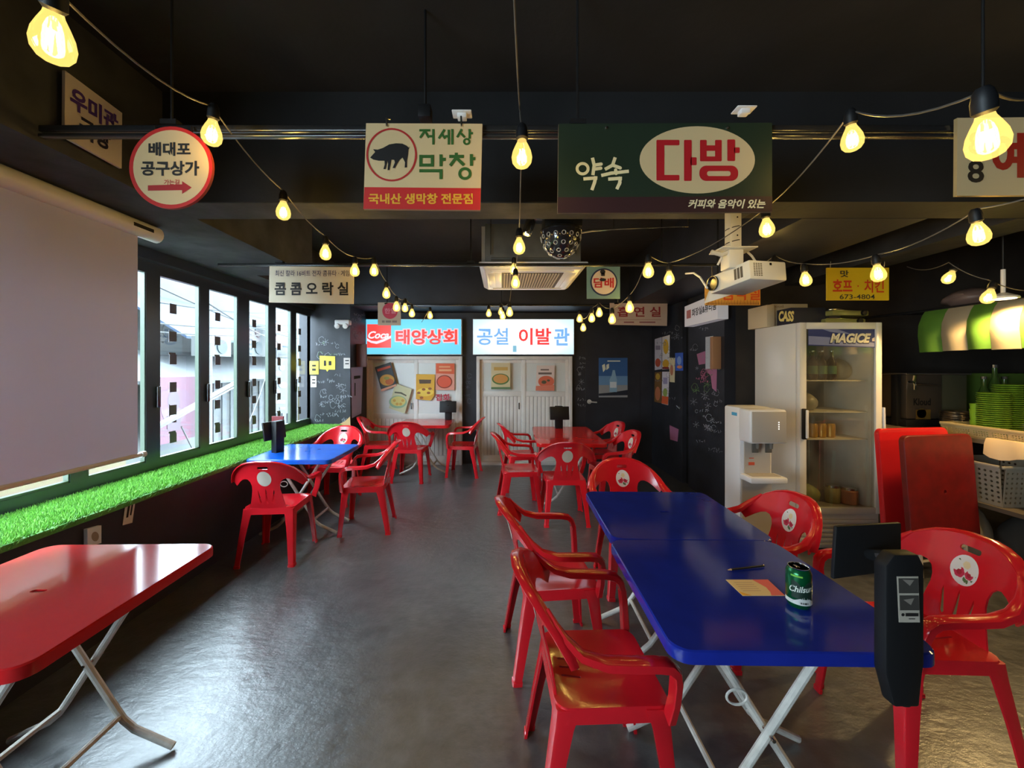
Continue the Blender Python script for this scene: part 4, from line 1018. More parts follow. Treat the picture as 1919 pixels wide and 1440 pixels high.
layer(sk, sft, 'lettering', pr(30, 28, 26), .0016, polys=[circ(1691, 1152, 3), rect(1696, 1149, 1720, 1155), rect(1702, 1159, 1714, 1160.5)])
corners = [P(1568, 987, 1.16), P(1690, 980, 1.20), P(1690, 1070, 1.19), P(1562, 1087, 1.15)]
n_ = Vector((0, 1, -.1)) * .014
MB().loft([[c for c in corners], [c + n_ for c in corners]]).build('tablet_panel', M['black'], ts, bevel=.005)
MB().loft([[c + n_ * 1.02 + (Vector((1.09, 1.18, .95)) - c) * .06 for c in corners], [c + n_ * 1.08 + (Vector((1.09, 1.18, .95)) - c) * .06 for c in corners]]).build('display', mat('dark_display', (.01, .01, .012), .08), ts)
MB().tube([P(1632, 1040, 1.16), P(1650, 1042, 1.11), P(1690, 1045, 1.07)], .016, 10).build('arm', M['blackmetal'], ts)
MB().tube([P(1680, 1230, 1.13), P(1684, 1298, 1.13)], .007, 8).build('clamp_screw', M['blackmetal'], ts)
MB().lathe([(.0, 0), (.026, 0), (.028, .01), (.02, .02), (0, .02)], 14, P(1684, 1312, 1.13)).build('clamp_knob', M['black'], ts)
MB().bx(1.05, 1.12, 1.10, 1.17, .66, .676).build('clamp_jaw', M['black'], ts, bevel=.003)
# red menu board on sill
mn = thing('menu_stand', 'small dark red menu stand on the turf by the window', 'menu', (-2.32, 4.18, .73))
MB().bx(-2.38, -2.26, 4.14, 4.16, .73, 1.0).xf(Matrix.Translation((0, .0, 0))).build('menu_card', pr(120, 22, 32), mn, bevel=.003)
MB().bx(-2.36, -2.28, 4.137, 4.139, .78, .86).build('print', pr(190, 150, 150), mn)

# ------------------------------------------------------------------ things on the near blue table
def can_item():
    c = Vector((.978, 1.318, .720)); r = thing('drink_can', 'green soft drink can on the near blue table', 'can', c)
    R_ = .036; hgt = .128
    MB().lathe([(.026, .002), (.029, 0), (.033, .008), (R_, .014), (R_, hgt - .018), (.034, hgt - .012), (.029, hgt - .003)], 40, c).build('can_body', mat('green_can_print', (.004, .11, .035), .22, .55), r)
    MB().lathe([(.029, hgt - .003), (.030, hgt), (.028, hgt), (.026, hgt - .005), (0, hgt - .005)], 32, c).build('can_lid', M['chrome'], r)
    MB().lathe([(0, 0), (.008, 0), (.008, .001), (0, .001)], 14, c + Vector((.008, -.008, hgt - .0045))).build('opening', M['black'], r)
    MB().box(c + Vector((-.004, .004, hgt - .003)), (.012, .02, .0015)).build('pull_tab', M['chrome'], r, bevel=.0005)
    view = math.atan2(-c.y, -c.x)
    def wrap(u, v, k=.0004): a = view + u / R_; return c + Vector(((R_ + k) * cos(a), (R_ + k) * sin(a), v))
    vs, fs = text_geo('Chilsung', .02, .25)
    mb = MB().add([wrap(-.026 + x * .080, .047 + y * .026 + x * .010) for x, y in vs], fs); mb.build('lettering', pr(215, 220, 205), r, smooth=0)
    def strip(us, z0, z1, m, nm):
        mb = MB(); n = len(us)
        mb.add([wrap(u, z0(u), .0002) for u in us] + [wrap(u, z1(u), .0002) for u in us], [(i, i + 1, n + i + 1, n + i) for i in range(n - 1)]); mb.build(nm, m, r, smooth=0)
    us = [-.05 + i * .005 for i in range(26)]
    strip(us, lambda u: .016, lambda u: .028 + .016 * max(0, 1 - abs(u - .018) / .03), pr(200, 200, 195), 'white_band')
    us2 = [-.020 + i * .004 for i in range(16)]
    strip(us2, lambda u: .036, lambda u: .072 + .02 * abs(math.sin((u - .01) * 70)), pr(8, 40, 25), 'dark_star')
    strip([-.022 + i * .003 for i in range(12)], lambda u: .104, lambda u: .109, pr(120, 190, 60), 'bright_band')
    strip([.004 + i * .004 for i in range(7)], lambda u: .020, lambda u: .026, pr(60, 60, 55), 'small_print')
can_item()
crd = thing('paper_card', 'pink and cream paper card lying on the near blue table', 'card', (.9, 1.42, .721))
cs = [P(1360, 1088, 1.47), P(1439, 1088, 1.47), P(1471, 1118, 1.367), P(1392, 1119, 1.367)]
for v in cs: v.z = .7212
MB().loft([cs, [v + Vector((0, 0, .0012)) for v in cs]]).build('card', pr(225, 195, 140), crd, smooth=0)
def onc(u, v, z=.7227): 
    q = (cs[0] * (1 - u) + cs[1] * u) * (1 - v) + (cs[3] * (1 - u) + cs[2] * u) * v; q.z = z; return q
MB().add([onc(*p) for p in ((.62, 0), (1, 0), (1, 1), (.68, 1), (.74, .8), (.76, .5))], [(0, 1, 5), (1, 2, 5), (2, 4, 5), (2, 3, 4)]).build('pink_print', pr(225, 100, 95), crd, smooth=0)
MB().add([onc(*p) for p in ((0, 1), (0, .75), (.22, 1))], [(0, 1, 2)]).build('orange_print', pr(225, 160, 50), crd, smooth=0)
mb = MB()
for i in range(5): mb.add([onc(.12, .18 + i * .13), onc(.55, .18 + i * .13), onc(.55, .21 + i * .13), onc(.12, .21 + i * .13)], [(0, 1, 2, 3)])
mb.build('printed_lines', pr(190, 150, 120), crd, smooth=0)
pa, pb = Vector((.862, 1.533, .7255)), Vector((1.025, 1.566, .7255)); dn_ = (pb - pa).normalized()
pc = thing('pencil', 'black pencil lying on the near blue table', 'pencil', pa)
MB().tube([pa + dn_ * .02, pb], .0042, 6).build('barrel', M['black'], pc)
MB().tube([pa + dn_ * .004, pa + dn_ * .02], [.0012, .0042], 8).build('sharpened_wood', pr(205, 160, 110), pc)
MB().tube([pa, pa + dn_ * .004], [.0004, .0012], 6).build('lead', M['blackmetal'], pc)
MB().tube([pb - dn_ * .004, pb + dn_ * .001], .0045, 8).build('end_cap', M['steel'], pc)

# ------------------------------------------------------------------ water purifier
wpz = thing('water_purifier', 'white standing water purifier beside the fridge', 'water dispenser', (1.95, 3.1, 0))
x0, x1, y0, y1, zt = 1.815, 2.085, 2.92, 3.27, 1.20
MB().bx(x0, x1 - .02, y0 + .13, y1, 0.02, zt).build('body', M['white'], wpz, bevel=.02)
beige = mat('champagne_panel', (.45, .40, .34), .35)
MB().bx(x0, x1, y0, y0 + .15, .945, zt - .005).build('head', M['white'], wpz, bevel=.018, seg=3)
fp = MB().bx(x0 + .012, x1 - .008, y0 - .004, y0 + .004, .955, zt - .02).build('front_panel', beige, wpz, bevel=.004)
mb = MB()
for i in range(4): mb.box((x1 - .065, y0 - .0055, 1.055 + i * .016), (.006, .003, .007))
mb.build('indicator_light', glow(255, 250, 240, 1.5), fp)
MB().bx(x0 + .03, x1 - .045, y0 + .12, y0 + .132, .62, .95).build('back_panel', beige, wpz)
for xx in (x0 + .085, x0 + .185):
    MB().lathe([(.0, 0), (.011, 0), (.013, .035), (.018, .05), (0, .05)], 12, (xx, y0 + .05, .90)).build('spout', pr(110, 105, 95), wpz)
    MB().bx(xx - .024, xx + .024, y0 + .075, y0 + .085, .865, .945).build('lever', pr(95, 90, 82), wpz, bevel=.003)
MB().bx(x0 + .0, x1 - .0, y0 - .01, y0 + .14, .655, .70).build('drip_tray', M['white'], wpz, bevel=.012)
MB().bx(x0 + .03, x1 - .03, y0 + .02, y0 + .11, .700, .703).build('tray_grille', beige, wpz)
MB().bx(x0 + .01, x1 - .035, y0 + .115, y0 + .131, .03, .65).build('lower_panel', beige, wpz)
MB().bx(x0 + .06, x0 + .105, y0 + .117, y0 + .1195, .762, .785).build('warning_label', pr(200, 80, 55), wpz)
MB().bx(x0 + .065, x0 + .10, y0 + .117, y0 + .1195, .812, .818).build('hot_label', pr(200, 80, 55), wpz)
MB().bx(x0 - .0015, x0, y0 + .165, y0 + .235, 1.13, 1.155).build('blue_label', pr(70, 160, 205), wpz)

# ------------------------------------------------------------------ fridge
fx0, fx1, fy0, fy1, fz = 2.43, 3.10, 3.26, 3.84, 1.872
fr = thing('display_fridge', 'white glass door drinks fridge by the kitchen', 'fridge', ((fx0 + fx1) / 2, (fy0 + fy1) / 2, 0))
t = .045
inner = mat('fridge_liner', (.20, .18, .15), .5)
mb = MB().bx(fx0, fx0 + t, fy0 + .05, fy1, .30, fz).bx(fx1 - t, fx1, fy0 + .05, fy1, .30, fz).bx(fx0 + t, fx1 - t, fy0 + .05, fy1, fz - .05, fz).bx(fx0 + t, fx1 - t, fy1 - .04, fy1, .30, fz).bx(fx0, fx1, fy0 + .03, fy1, .02, .31)
mb.build('cabinet', M['fridge'], fr, bevel=.004)
MB().bx(fx0 + t, fx1 - t, fy1 - .045, fy1 - .04, .31, fz - .05).build('liner', inner, fr)
# door
d0 = MB().bx(fx0, fx0 + .055, fy0, fy0 + .045, .31, fz).bx(fx1 - .05, fx1, fy0, fy0 + .045, .31, fz).bx(fx0 + .055, fx1 - .05, fy0, fy0 + .045, fz - .055, fz).bx(fx0 + .055, fx1 - .05, fy0, fy0 + .045, .31, .36).build('door', M['fridge'], fr, bevel=.004)
MB().bx(fx0 + .055, fx1 - .05, fy0 + .016, fy0 + .020, .36, fz - .055).build('glass', glass_mat('fridge_glass', (.88, .88, .84), .07, .03, haze=.11, hazecol=(.42, .38, .28)), d0, smooth=0)
sff = Surf('front', fy0 + .012)
hd = board('header_panel', sff, [(1515, 611), (1643, 611), (1641, 652), (1515, 648)], pr(38, 52, 110), None, None, .003, parent=d0)
layer(hd, sff, 'swoosh_print', pr(130, 135, 170), .001, polys=[[(1515, 630), (1550, 632), (1641, 643), (1641, 650), (1515, 646)], [(1525, 612), (1560, 614), (1600, 628), (1555, 622)]])
layer(hd, sff, 'lettering', pr(20, 25, 70), .0018, text=[('MAGICE', 1553, 625, 1633, 645, .09, .3)])
layer(hd, sff, 'lettering', pr(235, 225, 190), .0026, text=[('MAGICE', 1555, 625, 1632, 643, .05, .3)])
layer(hd, sff, 'white_print', pr(225, 205, 185), .002, poly=[(1634, 635), (1642, 630), (1642, 640), (1634, 640)])
MB().bx(fx0 + .010, fx0 + .045, fy0 - .022, fy0, .92, 1.17).build('handle', M['black'], d0, bevel=.006)
MB().bx(fx0 + .03, fx0 + .052, fy0 - .03, fy0 - .0, .93, 1.16).build('handle_grip', M['white'], d0, bevel=.006)
for i in range(6):
    z = .045 + i * .038
    MB().bx(fx0 + .02, fx1 - .02, fy0 + .015, fy0 + .03, z, z + .022).build('vent_slat', M['fridge'], fr, bevel=.003)
for zz in (.908, 1.135, 1.398):
    s_ = MB().bx(fx0 + t, fx1 - t, fy0 + .08, fy1 - .06, zz - .008, zz).build('shelf', mat('shelf_white', (.6, .55, .45), .4), fr)
MB().bx(fx0 + t + .002, fx1 - t - .002, fy0 + .08, fy1 - .05, .32, .34).build('shelf', inner, fr)
for xx in (2.80, 2.90, 3.0): MB().tube([(xx, fy1 - .06, .34), (xx, fy1 - .06, .90)], .006, 6).build('rack_rod', M['steel'], fr)
def bottle(x, y, z, h, r, m, label, cap=None, name='bottle', cat='bottle', group='bottles in the fridge'):
    b_ = thing(name, label, cat, (x, y, z), 0, group)
    MB().lathe([(r * .9, 0), (r, .01), (r, h * .58), (r * .75, h * .68), (r * .36, h * .8), (r * .36, h * .97), (0, h * .97)], 16).build('glass', m, b_, local=True)
    MB().lathe([(r * .4, h * .95), (r * .4, h), (0, h)], 10).build('cap', cap or M['steel'], b_, local=True)
    MB().lathe([(r * 1.01, h * .2), (r * 1.01, h * .48)], 16).build('label_band', pr(60, 95, 60), b_, local=True)
bg_ = mat('dark_green_glass', (.01, .03, .012), .1); bn = mat('brown_glass', (.03, .014, .006), .1)
i = 0
for xx in (2.66, 2.74, 2.82):
    for yy in (3.42, 3.55):
        bottle(xx, yy, 1.399, .25, .034, bg_ if i % 2 else bn, ['first', 'second', 'third', 'fourth'][i // 2] + (' front' if i % 2 == 0 else ' rear') + ' dark bottle from the hinge side on the fridge top shelf'); i += 1
def bag(c, sx, sy, sz, m, name, label, cat, seed):
    rnd = random.Random(seed); mb = MB(); secs = []
    for k in range(9):
        f = k / 8; pr_ = sin(pi * min(1, f * .9 + .12)) ** .6; 
        secs.append([Vector((c[0] + sx * pr_ * cos(a) * rnd.uniform(.85, 1.1), c[1] + sy * pr_ * sin(a) * rnd.uniform(.85, 1.1), c[2] + sz * f)) for a in [2 * pi * j / 14 for j in range(14)]])
    mb.loft(secs); o = mb.build(name, m, smooth=1); tag(o, label, cat); return o
clear = mat('cloudy_plastic_bag', (.36, .33, .25), .35, alpha=.75)
bag((2.955, 3.52, 1.399), .10, .09, .19, clear, 'plastic_bag', 'cloudy plastic bag on the fridge top shelf', 'bag', 1)
bag((2.66, 3.48, 1.136), .075, .07, .15, clear, 'plastic_bag', 'cloudy plastic bag on the second fridge shelf', 'bag', 2)
for i, (xx, nm) in enumerate(((2.66, 'yellow can nearest the hinge on the third fridge shelf'), (2.735, 'middle yellow can on the third fridge shelf'), (2.81, 'yellow can farthest from the hinge on the third fridge shelf'))):
    cn = thing('drink_can', nm, 'can', (xx, 3.42, .908), 0, 'yellow cans in the fridge')
    MB().lathe([(.028, 0), (.034, .008), (.034, .105), (.028, .118), (0, .118)], 18).build('can_body', mat('yellow_can', (.42, .22, .012), .3, .3), cn, local=True)
    MB().lathe([(.027, .119), (.028, .121), (0, .1195)], 14).build('can_lid', M['steel'], cn, local=True)
def jar(x, y, z, r, h, m, label, lid):
    j = thing('jar', label, 'jar', (x, y, z))
    MB().lathe([(r * .9, 0), (r, .008), (r, h * .8), (r * .85, h * .88), (0, h * .88)], 18).build('jar_body', m, j, local=True)
    MB().lathe([(r * .9, h * .86), (r * .9, h), (0, h)], 18).build('lid', lid, j, local=True)
jar(2.86, 3.46, .341, .055, .15, pr(150, 140, 80), 'pale jar on the fridge floor', M['steel'])
jar(2.97, 3.42, .341, .06, .14, pr(170, 110, 75), 'orange jar on the fridge floor', M['steel'])
bag((2.65, 3.46, .341), .09, .08, .16, pr(120, 125, 40), 'vegetable_bag', 'green vegetable bag at the bottom of the fridge', 'bag', 5)
jar(2.70, 3.66, .341, .06, .27, pr(70, 60, 50), 'tall dim jar at the back of the fridge floor', M['black'])

# boxes and trays on the fridge
def carton(x0, x1, y0, y1, z0, z1, m, label, texts=()):
    o = MB().bx(x0, x1, y0, y1, z0, z1).build('carton', m, bevel=.003); tag(o, label, 'box', None); return o
kr = pr(200, 180, 145)
b_ = carton(2.40, 2.47, 3.62, 3.90, fz, fz + .20, kr, 'narrow cream carton at the rear edge of the fridge top')
b2_ = carton(2.48, 2.80, 3.66, 3.82, fz, fz + .215, kr, 'cream carton standing behind the dark blue beer carton')
sx = Surf('front', 3.658)
layer(b2_, sx, 'print', pr(150, 125, 90), .001, text=[('Kloud', 1444, 572, 1468, 577, .01)])
b3_ = carton(2.475, 2.77, 3.42, 3.60, fz, fz + .145, pr(18, 22, 45), 'dark blue beer carton lying on the fridge')
sx = Surf('front', 3.418)
layer(b3_, sx, 'lettering', pr(225, 205, 130), .001, text=[('CASS', 1459, 583, 1488, 603, .05, .2)])
sx2 = Surf('side', 2.4745); sx2.n = Vector((-1, 0, 0))
layer(b3_, sx2, 'lettering', pr(200, 200, 215), .0005, text=[('CASS', 0, 0, 0, 0, .05, .2, 0, [(1433, 590), (1447, 586), (1447, 598), (1433, 603)])])
b4_ = carton(2.78, 2.88, 3.40, 3.60, fz, fz + .12, pr(30, 22, 30), 'small black carton on the fridge between beer carton and burners')
olive = mat('olive_enamel', (.22, .21, .06), .3)
def burner(x, y, z, rz, label):
    r = thing('gas_burner', label, 'stove', (x, y, z), rz)
    MB().bx(-.17, .17, -.13, .13, 0, .045).build('body', olive, r, local=True, bevel=.012)
    MB().bx(-.15, .05, -.11, .11, .045, .052).build('pan_plate', M['steel'], r, local=True, bevel=.002)
    MB().tube([(-.05 + .07 * cos(a), .07 * sin(a), .062) for a in [i * pi / 8 for i in range(16)]], .005, 6, closed=True).build('grate_ring', M['steel'], r, local=True)
    MB().lathe([(0, 0), (.022, 0), (.022, .018), (0, .018)], 12, (.11, -.131, .024), M=Matrix.Rotation(pi / 2, 3, 'X')).build('knob', M['black'], r, local=True)
burner(2.90, 3.50, fz, 0, 'lower olive gas burner stacked on the fridge')
burner(2.93, 3.50, fz + .07, .1, 'upper olive gas burner stacked on the fridge')

# ------------------------------------------------------------------ kitchen side
# two folded red tables leaning
def leaning(cx, cy, w, h, rz, lean, zb, m, label):
    r = thing('folded_table', label, 'table', (cx, cy, 0), rz)
    Mx = Matrix.Translation((0, 0, zb)) @ Matrix.Rotation(radians(lean), 4, 'X')
    ol = rrect(-w / 2, w / 2, 0, h, .045, 5); hole = circ(0.02, h * .46, .014, n=12)
    mb = plate(MB(), ol, [hole], lambda u, v: Vector((u, 0, v)), .008, .15)
    fr_ = [Vector((p[0], -.004, p[1])) for p in ol]
    rg = lambda k, y: [Vector((p[0] * (1 + k), y, h / 2 + (p[1] - h / 2) * (1 + k))) for p in ol]
    mb.loft([rg(0, -.004), rg(.012, 0), rg(.014, .006), rg(.014, .03), rg(.006, .03), rg(0, .004)], caps=False)
    mb.xf(Mx).build('tabletop', m, r, local=True)
    for s in (1, -1):
        MB().tube([(s * .2, .022, .05), (s * .2, .03, .5), ], .012, 8).tube([(s * .2, .022, .05), (s * .2, .03, -zb + .013)], .012, 8).xf(Mx).build('leg', M['whitepipe'], r, local=True)
    MB().tube([(-.2, .028, -.06), (.2, .028, -.06)], .012, 8).xf(Mx).build('crossbar', M['whitepipe'], r, local=True)
    MB().tube([(-.2, .028, -.14), (.2, .028, -.14)], .010, 8).xf(Mx).build('crossbar', M['whitepipe'], r, local=True)
    MB().tube([(.05, .025, .4), (.05, .05, .3)], .008, 8).xf(Mx).build('latch_bar', M['whitepipe'], r, local=True)
    return r
leaning(3.18, 2.86, .60, .745, radians(9), -4, .265, M['redold_shaded'], 'folded red table leaning in front of the other, scuffed top darkened for shade')
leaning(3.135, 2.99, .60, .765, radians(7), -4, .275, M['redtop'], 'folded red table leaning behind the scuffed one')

ct = thing('kitchen_counter', 'dark kitchen counter turning the corner under the striped awning', 'counter', (4.0, 3.2, 0))
MB().bx(3.20, 5.5, 3.42, 4.1, .925, .96).bx(3.64, 4.4, 1.8, 3.42, .925, .96).build('counter_top', mat('counter_top', (.14, .11, .08), .5, noise=(8, .7, 1.3)), ct)
MB().bx(3.55, 4.4, 1.8, 3.40, .47, .50).build('shelf', mat('dim_shelf', (.10, .08, .06), .6), ct)
for xx, yy in ((3.24, 3.46), (5.46, 3.46), (3.24, 4.06), (5.46, 4.06), (3.68, 1.85), (4.36, 1.85), (3.68, 3.38), (4.36, 3.38)): MB().bx(xx - .025, xx + .025, yy - .025, yy + .025, 0, .925).build('leg', M['steel'], ct)
# beer dispenser
bd = thing('beer_dispenser', 'steel draft beer dispenser on the kitchen counter', 'dispenser', (3.75, 3.85, .96))
q0, q1 = P(1699, 806, 3.70), P(1817, 699, 3.70)
xm_ = P(1765, 700, 3.70).x
MB().bx(q0.x, xm_, 3.70, 4.06, 1.03, q1.z - .02).build('housing', mat('brushed_steel', (.20, .15, .10), .3, .7), bd, bevel=.006)
MB().bx(xm_ + .003, q1.x, 3.72, 4.06, 1.03, q1.z - .02).build('side_cabinet', mat('green_grey_steel', (.16, .15, .08), .3, .5), bd, bevel=.006)
MB().bx(q0.x - .02, q1.x, 3.68, 4.08, q1.z - .02, q1.z).build('lid', M['steel'], bd, bevel=.006)
MB().bx(q0.x - .05, q1.x, 3.65, 4.06, .961, 1.025).build('drip_tray', M['black'], bd, bevel=.008)
f0 = P(1712, 716, 3.66)
MB().lathe([(0, 0), (.016, 0), (.016, .05), (0, .05)], 12, f0 + Vector((0, .04, 0)), M=Matrix.Rotation(pi / 2, 3, 'X')).tube([f0, f0 + Vector((0, -.01, -.03)), f0 + Vector((0, -.01, -.07))], .009, 8).tube([f0 + Vector((0, 0, .0)), f0 + Vector((0, -.01, .06))], .012, 8).build('tap', M['chrome'], bd)
MB().tube([P(1715, 720, 3.68), P(1760, 722, 3.68)], .012, 8).build('guard_rail', M['steel'], bd)
sk_ = Surf('front', 3.698)
layer(bd, sk_, 'lettering', pr(15, 12, 10), .001, text=[('Kloud', 1712, 747, 1744, 760, .02)])
layer(bd, sk_, 'gold_print', pr(120, 90, 30), .001, polys=[rect(1716, 768, 1744, 786), circ(1727, 775, 9, 9)])
MB().bx(q0.x - .07, q0.x - .03, 3.72, 3.78, .961, 1.44).build('column', M['black'], bd, bevel=.004)
# crates, baskets, plates
yel = mat('lamplit_white_basket', (.55, .42, .20), .45)  # white plastic, yellow of the lamplight put into its colour
def basket(name, x0, x1, y0, y1, z0, z1, m, label, nx, nz, flare=.02, hole=.6):
    r = thing(name, label, 'basket', ((x0 + x1) / 2, (y0 + y1) / 2, z0))
    # perforated front and left side, real holes
    for nm, (ua, ub), fn in (('front_wall', (x0, x1), lambda u, v: Vector((u, y0 - flare * (v - z0) / (z1 - z0), v))), ('side_wall', (y0, y1), lambda u, v: Vector((x0 - flare * (v - z0) / (z1 - z0), u, v))), ('side_wall', (y0, y1), lambda u, v: Vector((x1 + flare * (v - z0) / (z1 - z0), u, v)))):
        n = max(2, int(nx * (ub - ua) / (x1 - x0))); hs = []
        du, dv = (ub - ua) / n, (z1 - z0 - .05) / nz
        for i in range(n):
            for j in range(nz):
                if n > 8 and i % 7 == 6: continue
                cu_, cv_ = ua + du * (i + .5), z0 + .015 + dv * (j + .5)
                hs.append([(cu_ + du * hole / 2 * cos(a), cv_ + dv * hole / 2 * sin(a)) for a in [k * pi / 3 for k in range(6)]])
        mb = plate(MB(), rect(ua, z0, ub, z1), hs, fn, .004, .5); mb.build(nm, m, r, smooth=0)
    MB().bx(x0, x1, y1 - .004, y1, z0, z1).build('back_wall', m, r); MB().bx(x0, x1, y0, y1, z0, z0 + .005).build('bottom', m, r)
    f = flare + .008
    MB().bx(x0 - f, x1 + f, y0 - f, y0 - f + .012, z1 - .02, z1).bx(x0 - f, x0 - f + .012, y0, y1, z1 - .02, z1).bx(x1 + f - .012, x1 + f, y0, y1, z1 - .02, z1).build('rim', m, r, bevel=.002)
    return r
basket('dish_basket', 3.68, 4.12, 2.3, 3.34, .961, 1.055, yel, 'long white perforated dish basket on the counter, lamplight in its colour', 26, 3)
def ORD(k): return 'topmost ' if k == 1 else '%d%s from top, ' % (k, 'st' if k % 10 == 1 and k != 11 else 'nd' if k % 10 == 2 and k != 12 else 'rd' if k % 10 == 3 and k != 13 else 'th')
def stack(n, x, y, z, r, h, prof, m, name, cat, grp, labs):
    first = None
    for i in range(n):
        if first is None:
            o = MB().lathe(prof, 22).build(name, m, local=True); first = o
        else:
            o = first.copy(); C.objects.link(o)
        o.location = (x + (.002 * ((i * 7) % 3 - 1)), y, z + i * h); tag(o, ORD(n - i) + labs, cat, grp)
gp = mat('green_melamine', (.22, .40, .03), .3, noise=(40, .7, 1.2)); 
pp = lambda r: [(r * .62, 0), (r * .66, .002), (r * .95, .010), (r, .016), (r * .99, .018), (r * .9, .013), (r * .6, .005), (0, .005)]
def col(px, d): return (px - VX) / F * d
zb_ = .968
stack(21, col(1862, 3.12), 3.12, zb_, .092, .0160, pp(.092), gp, 'plate', 'plate', 'green plates in the front stack', 'green plate in the shorter stack of plates on the counter')
stack(24, col(1892, 3.23), 3.23, zb_, .098, .0165, pp(.098), gp, 'plate', 'plate', 'green plates in the rear stack', 'green plate in the taller stack of plates on the counter')
cupm = mat('lime_cup_plastic', (.30, .55, .03), .3)
stack(5, col(1829, 3.28), 3.28, zb_, .036, .045, [(.028, 0), (.032, .003), (.036, .055), (.038, .06), (.035, .058), (.029, .006), (0, .006)], cupm, 'cup', 'cup', 'lime cups', 'lime green cup in the narrow stack beside the plates')
stack(8, col(1791, 3.50), 3.50, .962, .095, .016, [(.07, 0), (.08, .004), (.100, .045), (.103, .05), (.098, .048), (.076, .006), (0, .006)], M['steel'], 'steel_bowl', 'bowl', 'steel bowls', 'steel bowl in the stack beside the beer dispenser')
gd = mat('green_glass_dim', (.06, .11, .02), .15)
for i, (px, top) in enumerate(((1844, 706), (1864, 684), (1882, 706))):
    zz = H - (top - VY) / F * 3.7
    bottle(col(px, 3.7), 3.7, .96, zz - .96, .05, gd, ['green jar bottle at the back of the counter, nearest the dispenser', 'tallest green bottle behind the plates', 'green bottle behind the taller plate stack'][i], name='bottle', group='green bottles on the counter')
o = MB().bx(4.62, 5.2, 3.75, 4.05, .96, 1.45).build('storage_box', mat('green_box_dim', (.09, .15, .02), .5), bevel=.01); tag(o, 'green storage box at the back of the counter', 'box')
# cloth over counter edge and grey basket below
cl_ = MB(); secs = []
for i in range(14):
    y = 2.35 + i * .05; w_ = .012 * sin(i * 1.7)
    secs.append([Vector((3.672, y, .972)), Vector((3.635, y, .970)), Vector((3.622 - w_, y, .93)), Vector((3.615 - w_, y, .85 + .02 * sin(i))), Vector((3.607 - w_, y, .85 + .02 * sin(i))), Vector((3.614 - w_, y, .935)), Vector((3.63, y, .976)), Vector((3.672, y, .978))])
cl_.loft(secs); o = cl_.build('cloth', mat('cream_cloth', (.62, .46, .28), .85), smooth=1); tag(o, 'cream cloth draped over the counter edge', 'cloth')
basket('laundry_basket', 3.58, 4.0, 2.86, 3.22, .502, .80, mat('grey_basket', (.33, .29, .22), .5), 'grey perforated basket on the shelf below the counter', 12, 7, .02, .55)
bag((3.60, 3.05, 0), .11, .10, .46, mat('pale_sack', (.26, .22, .16), .8), 'sack', 'pale stained sack on the floor beside the leaning tables', 'sack', 7)
bag((3.98, 3.02, 0), .22, .16, .40, mat('dark_sack', (.06, .05, .04), .8), 'sack', 'dark bundle on the floor below the grey basket', 'sack', 9)
MB().tube([P(1656, 815, 3.2), P(1659, 765, 3.2)], .008, 8)
o = MB().tube([Vector((P(1662, 900, 3.20).x, 3.20, 0)), P(1656, 764, 3.20)], .010, 8).build('white_rod', M['white']); tag(o, 'thin white rod standing between fridge and folded tables', 'rod')

# awning: striped fabric hanging along the side bank of the counter
XA = 3.55
aw = thing('awning', 'green and cream striped fabric awning over the counter', 'awning', (XA, 2.8, 1.63))
ag, ac_ = mat('awning_green', (.075, .19, .016), .8, noise=(6, .85, 1.1)), mat('awning_cream', (.33, .27, .18), .8, noise=(6, .92, 1.05))
def fabric(ya_, yb_, m, nm, k):
    secs = []
    for i in range(7):
        f = i / 6; y = ya_ + (yb_ - ya_) * f; bow = .03 * sin(pi * f)
        pts = [(.05, 1.985), (.02 - bow * .2, 1.94), (-.01 - bow * .5, 1.86), (-.015 - bow, 1.77), (-.005 - bow, 1.69), (.0 - bow * .9, 1.632 + .004 * k)]
        secs.append([Vector((XA + a, y, b)) for a, b in pts] + [Vector((XA + a + .006, y, b)) for a, b in pts[::-1]])
    MB().loft(secs).build(nm, m, aw, smooth=.8)
edges = [3.40, 3.22, 3.045, 2.90, 2.73, 2.56, 2.39, 2.22, 2.05, 1.88]
for k, (a, b) in enumerate(zip(edges[:-1], edges[1:])): fabric(b + .002, a, ag if k % 2 == 0 else ac_, 'stripe', k % 3)
MB().tube([(XA + .055, 1.85, 1.985), (XA + .055, 3.42, 1.985)], .012, 8).tube([(XA + .055, 3.40, 1.985), (XA + .055, YP, 2.0)], .012, 8).tube([(XA + .055, 1.9, 1.985), (XR, 1.9, 2.0)], .012, 8).build('support_bar', M['blackmetal'], aw)
sf_ = MB().bx(XA + .06, 4.3, 1.85, 3.6, 1.975, 1.995).build('shelf_board', M['black'], aw)
bag((3.78, 3.22, 1.997), .16, .17, .15, mat('dusky_plastic_wrap', (.16, .11, .10), .4), 'wrapped_bundle', 'dusky plastic wrapped bundle lying above the awning', 'bundle', 3)
bag((3.75, 2.70, 1.997), .14, .14, .15, mat('red_bundle', (.18, .01, .01), .5), 'wrapped_bundle', 'dark red bundle above the awning at the photo edge', 'bundle', 4)

